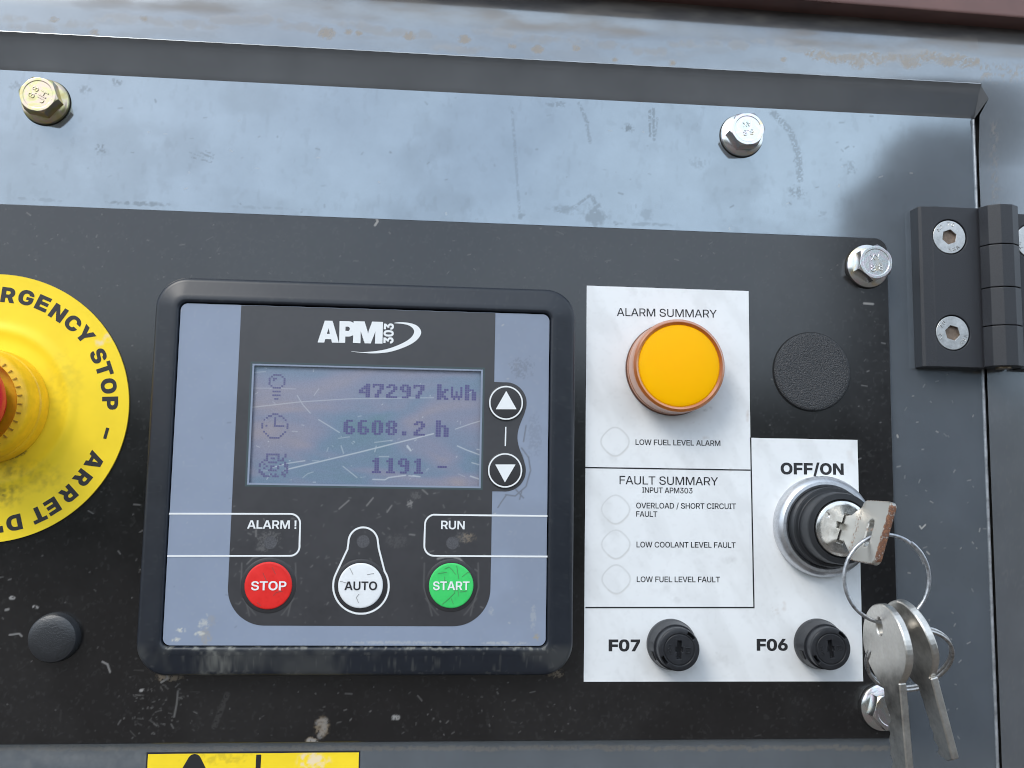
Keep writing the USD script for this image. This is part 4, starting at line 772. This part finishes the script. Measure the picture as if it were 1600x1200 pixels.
# ---------------------------------------------------------------- rings and hanging keys
def ring_pts(c, r, e1, e2, turns=1.0, pitch=0.0, a0=0.0, n=90):
    a = a0 + np.linspace(0, 2 * math.pi * turns, int(n * turns)); nn = np.cross(e1, e2)
    return np.array(c) + r * (np.cos(a)[:, None] * e1 + np.sin(a)[:, None] * e2) + (a / (2 * math.pi) - turns / 2)[:, None] * pitch * nn
hb = .0182 + L0 + .0197
rc = at3(1385, 904, hb); rad = .0136
e1 = np.array([1, 0, 0]); e2 = np.array([0, -.05, 1.0]); e2 /= np.linalg.norm(e2)
wire_grey = plain('galvanised_wire', (0.46, 0.47, 0.49), .38, metallic=1.0, var=.3, scale=900)
r1 = thing('key_ring', 'large plain wire ring hanging from the key in the lock', 'ring', rc)
obj('wire_loop', tube(ring_pts(rc, rad, e1, e2, 1.10, .0012, math.radians(20), 120), .00062, n=12), wire_grey, r1)
def keyshape(bw, bh, blen, bwid, off, cuts, tip):
    b = [(bw / 2 * math.cos(t) * (1 - .42 * (math.sin(t) < 0) * abs(math.sin(t)) ** 2), bh / 2 * math.sin(t)) for t in np.linspace(0, 2 * math.pi, 60, endpoint=False)]
    body = Polygon(b); y0 = -bh / 2
    edge_ = [(off + bwid / 2, y0 + .004)] + [(off + bwid / 2, y0 - blen + tip)] + [(off + bwid * .1, y0 - blen)] + [(off - bwid * .35, y0 - blen + tip * .6)]
    z = y0 - blen + tip; k = 0
    while z < y0 - .006: edge_.append((off - bwid / 2 + (cuts[k % len(cuts)] if k % 2 else 0), z)); z += .0021; k += 1
    edge_ += [(off - bwid / 2, y0 - .004), (off - bwid / 2 - .0006, y0 - .003), (off - bwid / 2 - .0006, y0 + .004)]
    return unary_union([body, Polygon(edge_).buffer(0)]).buffer(-.0005).buffer(.0005)
def hang_key(name, label, center, lean, ang, hole_xy, shape, thick, group, text):
    t = thing(name, label, 'key', center, group)
    v = np.array([-math.sin(lean), 0, math.cos(lean)]); u0 = np.array([math.cos(lean), 0, math.sin(lean)])
    u = math.cos(ang) * u0 + math.sin(ang) * np.array([0, -1.0, 0])
    shp = shape.difference(affinity.scale(Point(*hole_xy).buffer(.0022, 16), .75, 1.25))
    m, loc = flat_key(shp, thick, (center, u, v), step=.001, bevel=.0003)
    n = np.cross(u, v)
    k = obj('key_plate', m, nickel, t, smooth=35)
    # milled groove along the blade, raised neck plate and stamped word on the left face
    def onface(poly, d0, d1, nm, mt):
        gs = getattr(poly, 'geoms', [poly]); mm = trimesh.util.concatenate([trimesh.creation.extrude_polygon(g_, d1 - d0, engine='earcut') for g_ in gs]); V = mm.vertices; side = -1.0
        P = np.array(center) + V[:, :1] * u + V[:, 1:2] * v - (thick / 2 + d0 + V[:, 2:]) * n
        obj(nm, trimesh.Trimesh(P, mm.faces[:, ::-1], process=False), mt, k, smooth=False)
    b = shape.bounds
    onface(sbox(.0012, b[1] + .002, .0028, -.013), -.0002, .00003, 'groove', plain_groove)
    onface(sbox(.0044, b[1] + .003, .0052, -.014), -.0002, .00003, 'groove', plain_groove)
    if text:
        g_ = glyphs(text, 450); g_ = affinity.scale(g_, .0016, .0016, origin=(0, 0)); g_ = affinity.rotate(affinity.translate(g_, -g_.bounds[2] / 2, 0), -14, origin=(0, 0)); onface(affinity.scale(affinity.translate(g_, 0, -.0035), -1, 1, origin=(0, 0)) if n[0] > 0 else affinity.translate(g_, 0, -.0035), -.0001, .00006, 'stamp', plain_groove)
    return t
plain_groove = plain('groove_metal', (0.22, 0.20, 0.18), .45, metallic=.8)
ka = np.array([at(1358, 1010, .0285)[0], -.0405, at3(1388, 1012, .0405)[2]]); kb = np.array([at(1394, 1004, .0285)[0], -.0405, at3(1430, 1004, .0405)[2]])
sh = keyshape(.0245, .0265, .034, .0086, .0028, (.0012, .0022, .0006, .0018, .0009), .003)
shb = keyshape(.0245, .0265, .0215, .0078, .0040, (.0010, .0018, .0005), .0012)
hang_key('hanging_key', 'nickel key hanging in front of the bolt, its long blade running out of the frame', ka, math.radians(3.5), math.radians(86), (-.0015, .0062), sh, .0024, 'keys on the ring', 'MILLMN')
hang_key('hanging_key', 'nickel key hanging behind and right of the other, its shorter blade leaning right', kb, math.radians(14), math.radians(86), (-.0015, .0066), shb, .0024, 'keys on the ring', '')
c2 = at3(1421, 1030, .031); f1 = np.array([1, 0, -.12]); f1 /= np.linalg.norm(f1); f2 = np.array([0.05, -.62, .78]); f2 /= np.linalg.norm(f2)
r2 = thing('split_ring', 'small doubled split ring joining the two hanging keys', 'ring', c2)
obj('wire_coil', tube(ring_pts(c2, .0134, f1, f2, 2.0, .0013, math.radians(-30), 110), .00060, n=12), wire, r2)

# ---------------------------------------------------------------- hinge
HH = HD
hz1, hz0 = at(1470, 323, HD + .006)[1], at(1480, 573, HD + .006)[1]
hx0 = (at(1421, 330, HD)[0] + at(1431, 570, HD)[0]) / 2; hx1 = (at(1529, 330, HD + .006)[0] + at(1541, 570, HD + .006)[0]) / 2
kx = (at(1565, 330, HD + .009)[0] + at(1570, 570, HD + .009)[0]) / 2; kr = .0071
hg = thing('hinge', 'black cast metal hinge with two recessed screws at the right edge of the door', 'hinge', (hx0, -HD, hz0))
def bar(sec, z0_, z1_):
    """a section (x, height above the door) run along z, its ends softened"""
    m = m3.CrossSection([np.array(sec)]).extrude(z1_ - z0_); v = arr(m); P = v.vertices
    return trimesh.Trimesh(np.stack([P[:, 0], -HD - P[:, 1], z0_ + P[:, 2]], -1), v.faces[:, ::-1] if False else v.faces, process=False)
def fixw(m):
    m = m.copy()
    if m.volume < 0: m.invert()
    return m
leafsec = [(hx0, 0.0001), (hx1, .0001), (hx1, .0056), (hx1 - .0003, .0060), (hx0 + .0052, .0060), (hx0 + .0046, .0058), (hx0 + .0012, .0054), (hx0 + .0003, .0046)]
sc = [at(1484, 370, HD + .006), at(1489, 520, HD + .006)]
leaf = m3.CrossSection([np.array(leafsec)]).extrude(hz1 - hz0)
for s_ in sc: leaf -= m3.Manifold.cylinder(.02, .00655, .00655, 48).rotate((90, 0, 0)).translate((s_[0], .0145 + .0, s_[1] - hz0)).translate((0, .0095, 0)) if False else m3.Manifold.cylinder(.010, .0066, .0066, 48).rotate((-90, 0, 0)).translate((s_[0], .0042, s_[1] - hz0))
lm = arr(leaf); P = lm.vertices; obj('leaf', fixw(trimesh.Trimesh(np.stack([P[:, 0], -HD - P[:, 1], hz0 + P[:, 2]], -1), lm.faces, process=False)), hinge_mat, hg, smooth=20)
ksec = [(kx + kr * math.cos(math.radians(a)) * 1.0, .0072 + kr * math.sin(math.radians(a)) * .82) for a in (-80, -40, 0, 36, 72, 108, 144, 180, 220, 260)]
cuts = [hz1] + [(at(1565, y, HD + .013)[1]) for y in (380, 447, 507)] + [hz0]
for k in range(4):
    sec = Polygon(ksec)
    if k in (1, 3): sec = unary_union([sec, sbox(hx1 - .001, .0002, kx, .0052)])
    else: sec = unary_union([sec, sbox(kx, .0002, kx + .009, .0052)])
    sec = np.array(sec.simplify(.00005).exterior.coords)[:-1]
    if Polygon(sec).exterior.is_ccw is False: sec = sec[::-1]
    obj('knuckle', fixw(bar(sec, cuts[k + 1] + .00018, cuts[k] - .00018)), hinge_mat, hg, smooth=20)
obj('hinge_pin', fixw(bar([(kx + .0026 * math.cos(a), .0072 + .0026 * math.sin(a)) for a in np.linspace(0, 2 * math.pi, 24, endpoint=False)], hz0 - .0004, hz1 + .0002)), plain('hinge_pin_steel', (.35, .28, .2), .4, metallic=1.0), hg)
rsec = [(kx + .0075, .0001), (kx + .036, .0001), (kx + .036, .0050), (kx + .035, .0056), (kx + .0080, .0056), (kx + .0075, .0052)]
sc.append(at(1612, 377, HD + .0056))
rl = m3.CrossSection([np.array(rsec)]).extrude(hz1 - hz0 - .0014) - m3.Manifold.cylinder(.010, .0066, .0066, 48).rotate((-90, 0, 0)).translate((sc[2][0], .0040, sc[2][1] - hz0))
rm_ = arr(rl); P = rm_.vertices; obj('leaf', fixw(trimesh.Trimesh(np.stack([P[:, 0], -HD - P[:, 1], hz0 + P[:, 2]], -1), rm_.faces, process=False)), hinge_mat, hg, smooth=20)
for k, (s_, lb_) in enumerate(zip(sc, ('upper steel socket screw sunk in the left hinge leaf', 'lower steel socket screw sunk in the left hinge leaf', 'steel socket screw in the right hinge leaf, cut by the right edge'))):
    t = thing('socket_screw', lb_, 'screw', (s_[0], -(HD + .0043), s_[1]), 'countersunk screws in the hinge')
    hd = turned([(0, 0), (.0063, 0), (.0063, .0012), (.0061, .00145), (0, .00150)], 64) - hexprism(.0029, .0002, .003, 20 + 25 * k)
    h_ = obj('head', panel(arr(hd), s_, HD + .0043), steel, t, smooth=25)
    obj('socket_floor', panel(arr(hexprism(.00285, 0, .0004, 20 + 25 * k)), s_, HD + .0043), plain('socket_rust', (.20, .15, .115), .5, metallic=.5, var=.3, scale=700) if k == 0 else UsdShade.Material.Get(stage, '/World/Looks/socket_rust'), t)
    g_ = []
    for txt, aa in (('A2-70', 110 + 60 * k), ('VRK', -70 + 40 * k)):
        w_ = glyphs(txt, 450); n_ = len(txt)
        for i_, ch in enumerate(txt):
            if ch == '-': continue
            q = glyphs(ch, 450); q = affinity.scale(affinity.translate(q, -q.bounds[2] / 2, 0), .0013, .0013, origin=(0, 0)); q = affinity.translate(q, 0, .0042); g_.append(affinity.rotate(q, aa - 90 - (i_ - (n_ - 1) / 2) * 19, origin=(0, 0)))
    g_ = unary_union(g_); mk = trimesh.util.concatenate([trimesh.creation.extrude_polygon(q, .00014, engine='earcut') for q in getattr(g_, 'geoms', [g_])]); mk.apply_translation((0, 0, .00147))
    obj('head_marking', panel(mk, s_, HD + .0043), steel, h_, smooth=False)

# ---------------------------------------------------------------- yellow warning sticker under the plate
HS = HD + .00015
q = pts([(229, 1176.5), (563, 1172)], HS); sx0, sx1, sz1 = q[0][0], q[1][0], (q[0][1] + q[1][1]) / 2; sz0 = sz1 - .042
wst_ = thing('warning_sticker', 'yellow warning sticker with black border under the black plate, cut by the bottom edge', 'sticker', (sx0, -HD, sz0))
prnt('border', sbox(sx0, sz0, sx1, sz1), HD, ink, wst_, t=.00012)
ss = Sheet(sx0 + .0005, sx1 - .0004, sz0 + .0005, sz1 - .00055, HS, .0004)
ss.blot(490, 1188, 26, 14, .9, 0, grain=900, cut=.36, seed=3); ss.blot(340, 1185, 60, 10, .25, 1, grain=900, cut=.42, seed=8)
m, c = ss.mesh(); obj('yellow_field', m, yellow_film, wst_, color=c)
dv = at(404, 1185, HS)[0]; prnt('divider', sbox(dv - .0008, sz0, dv + .0008, sz1 - .001), HS, ink, wst_)
ap = at(304, 1184, HS); tri_ = Polygon([(ap[0], ap[1] - .001), (ap[0] - .0125, ap[1] - .0240), (ap[0] + .0125, ap[1] - .0240)])
to = tri_.buffer(.0022, 12); ti = affinity.translate(affinity.scale(tri_, .66, .66), 0, -.0012).buffer(.0005)
prnt('warning_triangle', to.difference(ti), HS, ink, wst_)
prnt('exclamation_mark', unary_union([Polygon([(ap[0] - .0012, ap[1] - .0105), (ap[0] + .0012, ap[1] - .0105), (ap[0] + .0006, ap[1] - .0175), (ap[0] - .0006, ap[1] - .0175)]), Point(ap[0], ap[1] - .0195).buffer(.0011)]), HS, ink, wst_)
